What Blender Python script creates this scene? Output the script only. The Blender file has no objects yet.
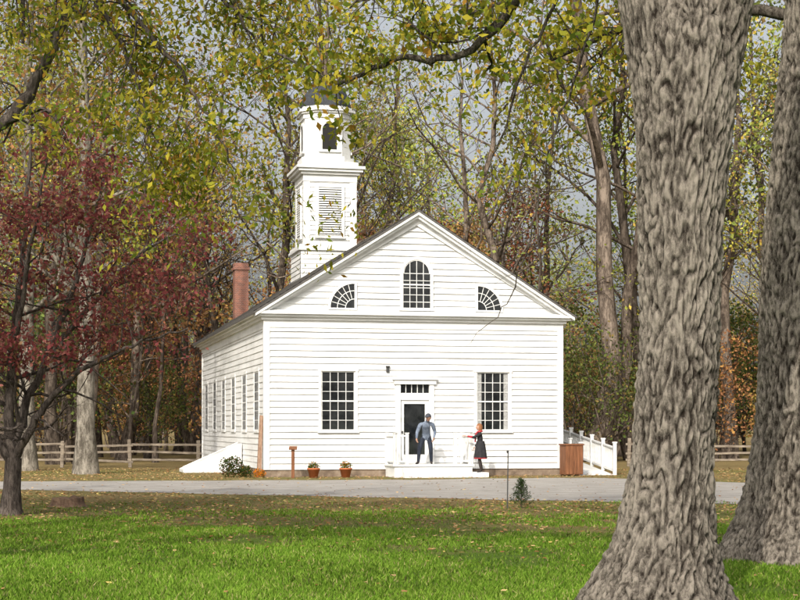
import bpy, bmesh, math, random
import numpy as np
from mathutils import Vector, Matrix, noise
R = np.random.default_rng(7)
random.seed(7)
scene = bpy.context.scene
COL = scene.collection
V = np.array

# ------------------------------------------------------------------ materials
def new_mat(name):
    m = bpy.data.materials.new(name); m.use_nodes = True
    nt = m.node_tree; nt.nodes.clear()
    out = nt.nodes.new('ShaderNodeOutputMaterial')
    return m, nt, out
def N(nt, t, **kw):
    n = nt.nodes.new(t)
    for k, v in kw.items():
        if k in n.inputs: n.inputs[k].default_value = v
        else: setattr(n, k, v)
    return n
def ramp(nt, fac, stops):
    r = nt.nodes.new('ShaderNodeValToRGB')
    el = r.color_ramp.elements
    while len(el) < len(stops): el.new(0.5)
    for e, (p, c) in zip(el, stops):
        e.position = p; e.color = (c[0], c[1], c[2], 1)
    nt.links.new(fac, r.inputs[0]); return r.outputs[0]
def noisy_mat(name, stops, scale=5, stretch=(1,1,1), rough=0.8, bump=0.3, bdist=0.02, detail=5, spec=0.3, metallic=0, nrough=0.65):
    m, nt, out = new_mat(name)
    b = N(nt, 'ShaderNodeBsdfPrincipled'); b.inputs['Roughness'].default_value = rough
    b.inputs['Specular IOR Level'].default_value = spec; b.inputs['Metallic'].default_value = metallic
    tc = nt.nodes.new('ShaderNodeTexCoord')
    mp = nt.nodes.new('ShaderNodeMapping'); mp.inputs['Scale'].default_value = stretch
    nt.links.new(tc.outputs['Object'], mp.inputs['Vector'])
    no = N(nt, 'ShaderNodeTexNoise', Scale=scale, Detail=detail, Roughness=nrough)
    nt.links.new(mp.outputs[0], no.inputs['Vector'])
    nt.links.new(ramp(nt, no.outputs['Fac'], stops), b.inputs['Base Color'])
    if bump:
        bp = N(nt, 'ShaderNodeBump', Strength=bump, Distance=bdist)
        nt.links.new(no.outputs['Fac'], bp.inputs['Height']); nt.links.new(bp.outputs[0], b.inputs['Normal'])
    nt.links.new(b.outputs[0], out.inputs[0])
    return m
def plain(name, c, rough=0.7, var=0.12, scale=8, **k):
    lo = tuple(x*(1-var) for x in c); hi = tuple(min(1, x*(1+var)) for x in c)
    return noisy_mat(name, [(0.3, lo), (0.7, hi)], scale=scale, rough=rough, bump=k.pop('bump', 0.1), **k)

def leaf_mat(name, trans=0.4, objvar=0.0, gloss=True):
    m, nt, out = new_mat(name)
    at = nt.nodes.new('ShaderNodeAttribute'); at.attribute_name = 'Col'
    col = at.outputs['Color']
    if objvar:
        oi = nt.nodes.new('ShaderNodeObjectInfo')
        hs = nt.nodes.new('ShaderNodeHueSaturation')
        mr = N(nt, 'ShaderNodeMapRange'); mr.inputs['To Min'].default_value = 0.5-objvar*0.07; mr.inputs['To Max'].default_value = 0.5+objvar*0.12
        nt.links.new(oi.outputs['Random'], mr.inputs['Value']); nt.links.new(mr.outputs[0], hs.inputs['Hue'])
        mr2 = N(nt, 'ShaderNodeMapRange'); mr2.inputs['To Min'].default_value = 0.75; mr2.inputs['To Max'].default_value = 1.35
        ml = N(nt, 'ShaderNodeMath', operation='FRACT'); m2 = N(nt, 'ShaderNodeMath', operation='MULTIPLY'); m2.inputs[1].default_value = 7.3
        nt.links.new(oi.outputs['Random'], m2.inputs[0]); nt.links.new(m2.outputs[0], ml.inputs[0]); nt.links.new(ml.outputs[0], mr2.inputs['Value'])
        nt.links.new(mr2.outputs[0], hs.inputs['Value']); nt.links.new(col, hs.inputs['Color']); col = hs.outputs[0]
    d = N(nt, 'ShaderNodeBsdfDiffuse'); nt.links.new(col, d.inputs['Color'])
    if trans:
        t = N(nt, 'ShaderNodeBsdfTranslucent')
        mx = N(nt, 'ShaderNodeMixShader'); mx.inputs[0].default_value = trans
        nt.links.new(col, t.inputs['Color'])
        nt.links.new(d.outputs[0], mx.inputs[1]); nt.links.new(t.outputs[0], mx.inputs[2])
        nt.links.new(mx.outputs[0], out.inputs[0])
    else: nt.links.new(d.outputs[0], out.inputs[0])
    return m

def bark_mat(name, dark, light, fine=16, stretch=0.22, bump=0.9, objvar=False, attr=False, det=5):
    m, nt, out = new_mat(name)
    b = N(nt, 'ShaderNodeBsdfPrincipled'); b.inputs['Roughness'].default_value = 0.9; b.inputs['Specular IOR Level'].default_value = 0.1
    tc = nt.nodes.new('ShaderNodeTexCoord')
    mp = nt.nodes.new('ShaderNodeMapping'); mp.inputs['Scale'].default_value = (1, 1, stretch)
    nt.links.new(tc.outputs['Object'], mp.inputs['Vector'])
    n1 = N(nt, 'ShaderNodeTexNoise', Scale=fine, Detail=det, Roughness=0.85, Distortion=0.3)
    n3 = N(nt, 'ShaderNodeTexNoise', Scale=1.3, Detail=3)
    nt.links.new(mp.outputs[0], n1.inputs['Vector'])
    nt.links.new(tc.outputs['Object'], n3.inputs['Vector'])
    def mth(op, a, b_):
        n_ = N(nt, 'ShaderNodeMath', operation=op)
        for i, x in enumerate((a, b_)):
            if isinstance(x, (int, float)): n_.inputs[i].default_value = x
            else: nt.links.new(x, n_.inputs[i])
        return n_.outputs[0]
    s = n1.outputs['Fac']; h = s
    if attr:
        at = nt.nodes.new('ShaderNodeAttribute'); at.attribute_name = 'Col'
        sp = nt.nodes.new('ShaderNodeSeparateColor'); nt.links.new(at.outputs['Color'], sp.inputs[0])
        s = mth('ADD', mth('MULTIPLY', s, .76), mth('MULTIPLY', sp.outputs[0], .24))
    c_in = mth('ADD', s, mth('MULTIPLY', mth('SUBTRACT', n3.outputs['Fac'], .5), .22))
    mid = tuple(x*.6+y*.4 for x, y in zip(dark, light))
    c = ramp(nt, c_in, [(0.40, dark), (0.51, mid), (0.62, light)])
    if objvar:
        oi = nt.nodes.new('ShaderNodeObjectInfo'); hs = nt.nodes.new('ShaderNodeHueSaturation')
        mr = N(nt, 'ShaderNodeMapRange'); mr.inputs['To Min'].default_value = 0.5; mr.inputs['To Max'].default_value = 1.35
        nt.links.new(oi.outputs['Random'], mr.inputs['Value']); nt.links.new(mr.outputs[0], hs.inputs['Value']); nt.links.new(c, hs.inputs['Color']); c = hs.outputs[0]
    nt.links.new(c, b.inputs['Base Color'])
    if bump:
        bp = N(nt, 'ShaderNodeBump', Strength=bump, Distance=0.04)
        nt.links.new(h, bp.inputs['Height']); nt.links.new(bp.outputs[0], b.inputs['Normal'])
    nt.links.new(b.outputs[0], out.inputs[0])
    return m

def white_paint():
    m, nt, out = new_mat('white_painted_wood')
    b = N(nt, 'ShaderNodeBsdfPrincipled'); b.inputs['Roughness'].default_value = 0.6; b.inputs['Specular IOR Level'].default_value = 0.2
    tc = nt.nodes.new('ShaderNodeTexCoord')
    mp = nt.nodes.new('ShaderNodeMapping'); mp.inputs['Scale'].default_value = (0.35, 0.35, 4.9)
    nt.links.new(tc.outputs['Object'], mp.inputs['Vector'])
    n1 = N(nt, 'ShaderNodeTexNoise', Scale=1.0, Detail=3); nt.links.new(mp.outputs[0], n1.inputs['Vector'])
    n2 = N(nt, 'ShaderNodeTexNoise', Scale=0.8, Detail=6, Roughness=0.7); nt.links.new(tc.outputs['Object'], n2.inputs['Vector'])
    ad = N(nt, 'ShaderNodeMath', operation='ADD'); nt.links.new(n1.outputs['Fac'], ad.inputs[0]); nt.links.new(n2.outputs['Fac'], ad.inputs[1])
    h = N(nt, 'ShaderNodeMath', operation='MULTIPLY'); h.inputs[1].default_value = 0.5; nt.links.new(ad.outputs[0], h.inputs[0])
    nt.links.new(ramp(nt, h.outputs[0], [(0.33, (0.48, 0.48, 0.465)), (0.5, (0.66, 0.66, 0.648)), (0.68, (0.74, 0.74, 0.73))]), b.inputs['Base Color'])
    bp = N(nt, 'ShaderNodeBump', Strength=0.4, Distance=0.04)
    nt.links.new(n2.outputs['Fac'], bp.inputs['Height']); nt.links.new(bp.outputs[0], b.inputs['Normal'])
    nt.links.new(b.outputs[0], out.inputs[0]); return m
WHITE = white_paint()
GLASS = noisy_mat('window_glass', [(0.35, (0.006, 0.007, 0.008)), (0.7, (0.03, 0.032, 0.033))], scale=1.6, rough=0.06, bump=0.08, bdist=0.02, spec=0.5, detail=3)
GLASS2 = noisy_mat('old_window_glass', [(0.35, (0.012, 0.013, 0.014)), (0.7, (0.05, 0.052, 0.055))], scale=1.6, rough=0.6, bump=0.0, spec=0.02, detail=3)
CURT = plain('white_curtain', (0.30, 0.30, 0.29), var=.35, scale=14)
DARKIN = plain('dark_interior', (0.012, 0.011, 0.010))
SHINGLE = noisy_mat('roof_shingle', [(0.3, (0.05, 0.048, 0.045)), (0.7, (0.13, 0.12, 0.11))], scale=6, rough=0.9, stretch=(1, 1, 4))
LEAD = plain('lead_dome', (0.035, 0.038, 0.045), rough=0.5, var=0.4)
STONE = noisy_mat('foundation_stone', [(0.3, (0.10, 0.07, 0.05)), (0.6, (0.24, 0.18, 0.13)), (0.8, (0.3, 0.26, 0.22))], scale=3.5, bump=0.6)
BROWNWOOD = noisy_mat('brown_wood', [(0.3, (0.10, 0.04, 0.018)), (0.7, (0.24, 0.10, 0.045))], scale=6, stretch=(3, 3, 0.4))
TANWOOD = noisy_mat('weathered_tan_wood', [(0.3, (0.18, 0.10, 0.065)), (0.7, (0.38, 0.25, 0.17))], scale=7, stretch=(3, 3, 0.8))
RAILWOOD = noisy_mat('split_rail_wood', [(0.3, (0.11, 0.085, 0.065)), (0.7, (0.30, 0.25, 0.19))], scale=7, stretch=(0.5, 2, 2), bump=0.5)
METAL = plain('dark_metal', (0.05, 0.05, 0.05), rough=0.4)
def brick_mat():
    m, nt, out = new_mat('brick')
    b = N(nt, 'ShaderNodeBsdfPrincipled'); b.inputs['Roughness'].default_value = 0.9
    tc = nt.nodes.new('ShaderNodeTexCoord'); mp = nt.nodes.new('ShaderNodeMapping')
    mp.inputs['Rotation'].default_value = (math.radians(90), 0, 0)
    nt.links.new(tc.outputs['Object'], mp.inputs['Vector'])
    br = N(nt, 'ShaderNodeTexBrick'); br.inputs['Scale'].default_value = 4.5
    br.inputs['Color1'].default_value = (0.28, 0.095, 0.055, 1); br.inputs['Color2'].default_value = (0.16, 0.06, 0.04, 1); br.inputs['Mortar'].default_value = (0.26, 0.22, 0.19, 1)
    nt.links.new(mp.outputs[0], br.inputs['Vector']); nt.links.new(br.outputs['Color'], b.inputs['Base Color'])
    nt.links.new(b.outputs[0], out.inputs[0]); return m
BRICK = brick_mat()
BARK_OAK = bark_mat('oak_bark', (0.028, 0.021, 0.016), (0.37, 0.325, 0.27), fine=27, stretch=0.42, bump=1.0, attr=True, det=8)
BARK_GREY = bark_mat('grey_bark', (0.035, 0.028, 0.024), (0.17, 0.14, 0.12), fine=12, bump=0.7)
BARK_PALE = bark_mat('pale_bark', (0.07, 0.06, 0.047), (0.29, 0.26, 0.215), fine=7, stretch=0.3, bump=0.7)
BARK_FOREST = bark_mat('forest_bark', (0.04, 0.03, 0.023), (0.19, 0.15, 0.118), fine=5, stretch=0.3, bump=0.0, objvar=True, det=4)
LEAF = leaf_mat('leaves', 0.5)
LEAF_F = leaf_mat('forest_leaves', 0.3, objvar=0.35)
GRASSM = leaf_mat('grass_blades', 0.25)
LITTER = leaf_mat('fallen_leaves_mat', 0)

# ------------------------------------------------------------------ helpers
def link(ob, parent=None):
    COL.objects.link(ob)
    if parent: ob.parent = parent
    return ob
def empty(name, loc=(0, 0, 0), rz=0):
    e = bpy.data.objects.new(name, None); e.empty_display_size = 0.3
    e.location = loc; e.rotation_euler = (0, 0, rz); return link(e)
def np_mesh(name, verts, faces, colors=None, smooth=False):
    me = bpy.data.meshes.new(name)
    verts = np.asarray(verts, np.float32); faces = np.asarray(faces, np.int32)
    k = faces.shape[1]
    me.vertices.add(len(verts)); me.vertices.foreach_set('co', verts.ravel())
    me.loops.add(faces.size); me.loops.foreach_set('vertex_index', faces.ravel())
    me.polygons.add(len(faces)); me.polygons.foreach_set('loop_start', np.arange(0, faces.size, k, dtype=np.int32))
    me.polygons.foreach_set('loop_total', np.full(len(faces), k, np.int32))
    if smooth: me.polygons.foreach_set('use_smooth', np.ones(len(faces), bool))
    me.update(calc_edges=True)
    if colors is not None:
        a = me.color_attributes.new('Col', 'FLOAT_COLOR', 'POINT')
        c = np.ones((len(verts), 4), np.float32); c[:, :3] = colors
        a.data.foreach_set('color', c.ravel())
    return me
class MB:
    def __init__(s): s.v = []; s.f = []; s.m = []
    def box(s, a, b, m=0):
        x0, y0, z0 = a; x1, y1, z1 = b; i = len(s.v)
        s.v += [(x0,y0,z0),(x1,y0,z0),(x1,y1,z0),(x0,y1,z0),(x0,y0,z1),(x1,y0,z1),(x1,y1,z1),(x0,y1,z1)]
        for q in ((0,3,2,1),(4,5,6,7),(0,1,5,4),(1,2,6,5),(2,3,7,6),(3,0,4,7)):
            s.f.append(tuple(i+k for k in q)); s.m.append(m)
    def poly(s, pts, m=0):
        i = len(s.v); s.v += [tuple(p) for p in pts]; s.f.append(tuple(range(i, i+len(pts)))); s.m.append(m)
    def extr(s, pts, ext, m=0):
        i = len(s.v); n = len(pts); e = V(ext, float)
        s.v += [tuple(p) for p in pts] + [tuple(V(p)+e) for p in pts]
        s.f.append(tuple(range(i, i+n))[::-1]); s.m.append(m); s.f.append(tuple(range(i+n, i+2*n))); s.m.append(m)
        for k in range(n):
            s.f.append((i+k, i+(k+1) % n, i+n+(k+1) % n, i+n+k)); s.m.append(m)
    def beam(s, p, q, w, h, m=0):
        p = V(p, float); q = V(q, float); t = (q-p)/np.linalg.norm(q-p)
        up = V([0, 0, 1.]) if abs(t[2]) < 0.9 else V([0, 1., 0]); sd = np.cross(t, up); sd /= np.linalg.norm(sd); up = np.cross(sd, t)
        c = [p-sd*w/2-up*h/2, p+sd*w/2-up*h/2, p+sd*w/2+up*h/2, p-sd*w/2+up*h/2]
        s.extr(c, q-p, m)
    def obj(s, name, mats, parent=None, fixn=True, bevel=0, smooth=False):
        me = bpy.data.meshes.new(name); me.from_pydata(s.v, [], s.f)
        for m in mats: me.materials.append(m)
        me.polygons.foreach_set('material_index', s.m)
        if fixn:
            bm = bmesh.new(); bm.from_mesh(me); bmesh.ops.recalc_face_normals(bm, faces=bm.faces); bm.to_mesh(me); bm.free()
        if smooth: me.polygons.foreach_set('use_smooth', [True]*len(me.polygons))
        ob = bpy.data.objects.new(name, me)
        if bevel:
            b = ob.modifiers.new('bevel', 'BEVEL'); b.width = bevel; b.segments = 2; b.limit_method = 'ANGLE'
        return link(ob, parent)

def norm(a): return a/(np.linalg.norm(a)+1e-9)
class Wood:
    def __init__(s): s.v = []; s.f = []; s.n = 0
    def tube(s, pts, rad, k=6):
        pts = np.asarray(pts, float); rad = np.asarray(rad, float); n = len(pts)
        t = np.gradient(pts, axis=0); t /= np.linalg.norm(t, axis=1)[:, None]+1e-9
        ref = V([1., 0, 0]) if abs(t[:, 2]).mean() > 0.5 else V([0, 0, 1.])
        u = np.cross(t, ref); u /= np.linalg.norm(u, axis=1)[:, None]+1e-9; w = np.cross(t, u)
        a = np.linspace(0, 2*math.pi, k, endpoint=False)
        ring = pts[:, None, :] + rad[:, None, None]*(np.cos(a)[None, :, None]*u[:, None, :] + np.sin(a)[None, :, None]*w[:, None, :])
        s.v.append(ring.reshape(-1, 3))
        i = np.arange(n-1)[:, None]*k; j = np.arange(k)[None, :]; j2 = (j+1) % k
        f = np.stack([i+j, i+j2, i+k+j2, i+k+j], -1).reshape(-1, 4)+s.n
        s.f.append(f); s.n += n*k
    def mesh(s, name): return np_mesh(name, np.concatenate(s.v), np.concatenate(s.f), smooth=True)

def grow(W, tips, p, d, L, r, lvl, maxl, rng, wander=0.16, up=0.05, nch=(4, 5, 4), k=None, spread=0.9, lenf=0.55, start=0.25):
    n = 7 if lvl == 0 else (5 if lvl < maxl else 3)
    pts = [p]; dd = norm(d)
    for i in range(n):
        dd = norm(dd + rng.normal(0, wander, 3) + V([0, 0, up])); pts.append(pts[-1]+dd*L/n)
    pts = V(pts); endr = r*(0.35 if lvl < maxl else 0.3)
    rad = np.linspace(r, endr, n+1)
    W.tube(pts, rad, k or (7 if r > 0.1 else (5 if r > 0.04 else 3)))
    if lvl >= maxl-1:
        for t in (0.45, 0.75, 1.0):
            if lvl == maxl or t == 1.0:
                tips.append(pts[min(n, int(round(t*n)))])
    if lvl < maxl:
        m = nch[min(lvl, len(nch)-1)]
        for c in range(m):
            t = start + (1-start)*(c+rng.random()*0.9)/m
            x = min(t*n, n-1e-3); i = int(x); q = pts[i]*(1-(x-i)) + pts[i+1]*(x-i)
            tg = norm(pts[i+1]-pts[i]); pr = norm(np.cross(tg, rng.normal(0, 1, 3)))
            a = spread*(0.7+0.5*rng.random())
            nd = tg*math.cos(a)+pr*math.sin(a)
            rr = (r + (endr-r)*t)*0.6
            grow(W, tips, q, nd, L*lenf*(0.7+0.6*rng.random())*(1.15-0.5*t), rr, lvl+1, maxl, rng, wander*1.15, up, nch, None, spread, lenf, 0.2)

def leaf_arrays(pos, size, palette, rng, droop=0.0, aspect=0.55, jitter=0.25):
    n = len(pos); pos = np.asarray(pos)
    a = rng.normal(0, 1, (n, 3)); a[:, 2] -= droop; a /= np.linalg.norm(a, axis=1)[:, None]
    b = rng.normal(0, 1, (n, 3)); b = np.cross(a, b); b /= np.linalg.norm(b, axis=1)[:, None]
    c = np.cross(a, b)
    s = (size*(0.6+0.8*rng.random(n)))[:, None]
    w = s*aspect*0.5
    v = np.stack([pos, pos+a*s*0.45+b*w+c*w*0.3, pos+a*s, pos+a*s*0.45-b*w+c*w*0.3], 1).reshape(-1, 3)
    f = np.arange(4*n).reshape(-1, 4)
    pal = np.asarray(palette, float); wts = pal[:, 3]/pal[:, 3].sum()
    ci = rng.choice(len(pal), n, p=wts); col = pal[ci, :3]*(1-jitter+2*jitter*rng.random((n, 1)))
    return v, f, np.repeat(col, 4, axis=0)
def leaf_mesh(name, pos, size, palette, rng, **k):
    return np_mesh(name, *leaf_arrays(pos, size, palette, rng, **k))
def scatter(tips, n, sig, rng, flat=0.7):
    tips = np.asarray(tips); w = rng.random(len(tips))**2+0.02; w /= w.sum()
    i = rng.choice(len(tips), n, p=w)
    return tips[i] + rng.normal(0, 1, (n, 3))*V([sig, sig, sig*flat])
def tree_obj(name, wood, leaves, bark, leafm, loc=(0, 0, 0)):
    e = empty(name, loc)
    me = wood if isinstance(wood, bpy.types.Mesh) else wood.mesh('trunk')
    me.materials.append(bark); link(bpy.data.objects.new('trunk_and_limbs', me), e)
    if leaves:
        leaves.materials.append(leafm); link(bpy.data.objects.new('foliage', leaves), e)
    return e

# ------------------------------------------------------------------ people
SKIN = plain('skin', (0.42, 0.24, 0.17), rough=0.5, var=0.06)
HAIRD = plain('dark_hair', (0.03, 0.022, 0.018)); HAIRR = plain('auburn_hair', (0.22, 0.09, 0.035), var=0.3, scale=40)
SHIRT = noisy_mat('blue_grey_shirt', [(0.3, (0.08, 0.10, 0.145)), (0.7, (0.20, 0.24, 0.31))], scale=9)
JEANS = noisy_mat('dark_jeans', [(0.3, (0.010, 0.013, 0.022)), (0.7, (0.025, 0.032, 0.05))], scale=9)
SHOE = plain('shoe_leather', (0.03, 0.022, 0.02)); COATB = noisy_mat('black_coat', [(0.3, (0.010, 0.010, 0.012)), (0.7, (0.03, 0.028, 0.032))], scale=8)
REDC = plain('red_wool', (0.35, 0.025, 0.035), var=0.25); CAP = plain('cap_cloth', (0.05, 0.055, 0.07)); EYE = plain('eye_dark', (0.02, 0.015, 0.012)); LIP = plain('lips', (0.35, 0.12, 0.10))

def skin_figure(name, joints, bones, mats, parent, sub=2):
    ids = {k: i for i, k in enumerate(joints)}
    me = bpy.data.meshes.new(name+'_sk'); me.from_pydata([j[:3] for j in joints.values()], [(ids[a], ids[b]) for a, b, _ in bones], [])
    ob = bpy.data.objects.new(name+'_sk', me); COL.objects.link(ob)
    md = ob.modifiers.new('s', 'SKIN'); md.branch_smoothing = 0.6; md.use_smooth_shade = True
    for i, j in enumerate(joints.values()):
        d = me.skin_vertices[0].data[i]; d.radius = (j[3], j[4] if len(j) > 4 else j[3]); d.use_root = (i == 0)
    ss = ob.modifiers.new('ss', 'SUBSURF'); ss.levels = sub; ss.render_levels = sub
    dg = bpy.context.evaluated_depsgraph_get(); ev = ob.evaluated_get(dg); out = bpy.data.meshes.new_from_object(ev)
    bpy.data.objects.remove(ob)
    out.name = name
    out.materials.clear()
    for m in mats: out.materials.append(m)
    A = V([joints[a][:3] for a, b, m in bones]); B = V([joints[b][:3] for a, b, m in bones]); mi = [m for a, b, m in bones]
    rr = V([(joints[a][3]+joints[b][3])/2 for a, b, m in bones])
    for p in out.polygons:
        c = V(p.center); t = np.clip(((c-A)*(B-A)).sum(1)/((B-A)**2).sum(1), 0, 1)
        dist = np.linalg.norm(c-(A+(B-A)*t[:, None]), axis=1)/rr
        p.material_index = mi[int(dist.argmin())]; p.use_smooth = True
    o = bpy.data.objects.new(name, out); return link(o, parent)
def make_head(name, loc, yaw, pitch, hair, parent, cap=False, longhair=False, s=1.0):
    bm = bmesh.new(); bmesh.ops.create_uvsphere(bm, u_segments=32, v_segments=24, radius=1)
    for v in bm.verts:      # face looks along -Y
        x, y, z = v.co
        jaw = max(0, -z); w = 0.077*(1-0.28*jaw)
        fy = 0.098*(1-0.12*jaw)
        X, Y, Z = x*w, y*fy, z*0.12
        if y < 0:
            g = math.exp(-((X/0.014)**2))
            Y -= 0.022*g*math.exp(-(((Z+0.018)/0.020)**2))
            Y += 0.010*math.exp(-(((abs(X)-0.032)/0.016)**2))*math.exp(-((Z-0.008)/0.012)**2)
            Y -= 0.006*math.exp(-((X/0.03)**2))*math.exp(-((Z+0.052)/0.008)**2)
            Y -= 0.010*math.exp(-((X/0.03)**2))*math.exp(-((Z+0.095)/0.018)**2)
            Y -= 0.004*math.exp(-((Z-0.03)/0.012)**2)
        v.co = (X, Y, Z)
    for f in bm.faces:
        c = f.calc_center_median(); f.smooth = True
        f.material_index = 3 if (c.y < -0.07 and abs(c.x) < 0.024 and -0.062 < c.z < -0.044) else 0
    def add(op, mat, m, **k):
        r = op(bm, matrix=mat, **k)
        fs = {f for v in r['verts'] for f in v.link_faces}
        for f in fs: f.material_index = m; f.smooth = True
        return r['verts']
    for sx in (-1, 1):
        add(bmesh.ops.create_uvsphere, Matrix.Translation((sx*0.031, -0.079, 0.008)) @ Matrix.Diagonal((1.4, 0.8, 0.8, 1)), 2, u_segments=10, v_segments=8, radius=0.0085)
        add(bmesh.ops.create_uvsphere, Matrix.Translation((sx*0.078, 0.008, -0.003)) @ Matrix.Diagonal((0.35, 0.7, 1.1, 1)), 0, u_segments=10, v_segments=8, radius=0.03)
    vs = add(bmesh.ops.create_uvsphere, Matrix.Identity(4), 1, u_segments=28, v_segments=20, radius=1)
    dele = []
    for v in vs:
        x, y, z = v.co; k = 1+0.05*noise.noise(Vector((x*5, y*5, z*2)))
        zz = z*0.132 if z > 0 else z*(0.10 if not longhair else 0.24)
        v.co = (x*0.088*k*(1.1 if (longhair and z < 0) else 1), y*0.11*k+0.012, zz+0.008)
        if (v.co.y < -0.03 and v.co.z < 0.055) or (not longhair and v.co.z < -0.06): dele.append(v)
    bmesh.ops.delete(bm, geom=dele, context='VERTS')
    if cap:
        vs = add(bmesh.ops.create_uvsphere, Matrix.Translation((0, 0.004, 0.04)) @ Matrix.Diagonal((0.096, 0.116, 0.10, 1)), 4, u_segments=24, v_segments=16, radius=1)
        bmesh.ops.delete(bm, geom=[v for v in vs if v.co.z < 0.035], context='VERTS')
        r = bmesh.ops.create_cube(bm, size=1, matrix=Matrix.Translation((0, -0.135, 0.050)) @ Matrix.Rotation(0.05, 4, 'X') @ Matrix.Diagonal((0.12, 0.07, 0.008, 1)))
        for f in {f for v in r['verts'] for f in v.link_faces}: f.material_index = 4
    me = bpy.data.meshes.new(name); bm.to_mesh(me); bm.free()
    for m in (SKIN, hair, EYE, LIP, CAP): me.materials.append(m)
    ob = bpy.data.objects.new(name, me); ob.scale = (s, s, s); ob.location = loc; ob.rotation_euler = (pitch, 0, yaw); ob.rotation_mode = 'XYZ'
    return link(ob, parent)
def make_hand(name, wrist, d, palm_n, side, parent, curl=0.5):
    d = norm(V(d, float)); n = norm(V(palm_n, float)-d*np.dot(V(palm_n, float), d)); s = np.cross(n, d)*side
    w = V(wrist, float)
    J = {'w': (*w, .024, .018)}; B = []
    J['p'] = (*(w+d*.045), .030, .016); B.append(('w', 'p', 0))
    J['q'] = (*(w+d*.082), .034, .014); B.append(('p', 'q', 0))
    skin_figure(name+'_palm', J, B, [SKIN], parent, 2)
    for i, (off, ln) in enumerate(((-.030, .062), (-.010, .078), (.010, .085), (.030, .075))):
        p0 = w+d*.065-s*off; q = p0+d*.025
        P = [p0, q]
        for k, fr in enumerate((.45, .32, .25)):
            ang = curl*(k+1)*0.55; dirn = d*math.cos(ang)+n*math.sin(ang); P.append(P[-1]+dirn*ln*fr)
        J = {str(j): (*pp, r) for j, (pp, r) in enumerate(zip(P, (.009, .0095, .009, .008, .0065)))}
        skin_figure(f'{name}_finger_{i+1}', J, [(str(j), str(j+1), 0) for j in range(4)], [SKIN], parent, 1)
    p0 = w+d*.03+s*.02
    P = [p0, p0+norm(d*.6+s*.8)*.03, p0+norm(d*.6+s*.8)*.03+norm(d*.85+s*.4+n*.3)*.03, p0+norm(d*.6+s*.8)*.03+norm(d*.85+s*.4+n*.3)*.052]
    skin_figure(name+'_thumb', {str(j): (*pp, r) for j, (pp, r) in enumerate(zip(P, (.012, .0115, .010, .008)))}, [(str(j), str(j+1), 0) for j in range(3)], [SKIN], parent, 1)

def build_man(loc):      # leaning forward while stepping, weight on the rear leg
    e = empty('man', loc)
    J = dict(pel=(0.03,.10,.88,.165,.13), wst=(0.03,.02,1.03,.165,.125), chs=(0.02,-.11,1.20,.19,.13), sh=(0.03,-.21,1.32,.13,.095), nk=(0.06,-.29,1.395,.060), nk2=(0.08,-.34,1.44,.056),
        hL=(-.09,.08,.84,.10), kL=(-.19,-.20,.52,.078), kL2=(-.20,-.16,.43,.070), aL=(-.23,-.10,.09,.052), fL=(-.24,-.14,.045,.047,.042), tL=(-.31,-.27,.035,.040,.03),
        hR=(.14,.10,.84,.10), kR=(.18,.02,.46,.075), kR2=(.185,.07,.37,.070), aR=(.20,.20,.09,.052), fR=(.20,.16,.045,.047,.042), tR=(.21,.02,.035,.040,.03),
        sL=(-.17,-.21,1.29,.080), eL=(-.27,-.22,1.03,.058), eL2=(-.275,-.26,.98,.054), wL=(-.29,-.44,.84,.031),
        sR=(.23,-.17,1.31,.080), eR=(.31,-.05,1.07,.058), eR2=(.31,-.08,1.02,.054), wR=(.27,-.26,.86,.031))
    B = [('pel','wst',0),('wst','chs',0),('chs','sh',0),('sh','nk',0),('nk','nk2',2),
         ('pel','hL',1),('hL','kL',1),('kL','kL2',1),('kL2','aL',1),('aL','fL',3),('fL','tL',3),
         ('pel','hR',1),('hR','kR',1),('kR','kR2',1),('kR2','aR',1),('aR','fR',3),('fR','tR',3),
         ('sh','sL',0),('sL','eL',0),('eL','eL2',0),('eL2','wL',0),('sh','sR',0),('sR','eR',0),('eR','eR2',0),('eR2','wR',0)]
    skin_figure('body', J, B, [SHIRT, JEANS, SKIN, SHOE], e)
    make_head('head', (0.09, -.40, 1.515), -0.5, 0.22, HAIRD, e, cap=True)
    make_hand('left_hand', J['wL'][:3], (.05, -.55, -.8), (.9, .1, 0), -1, e, 0.7)
    make_hand('right_hand', J['wR'][:3], (-.15, -.5, -.8), (-.9, .1, 0), 1, e, 0.7)
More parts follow.
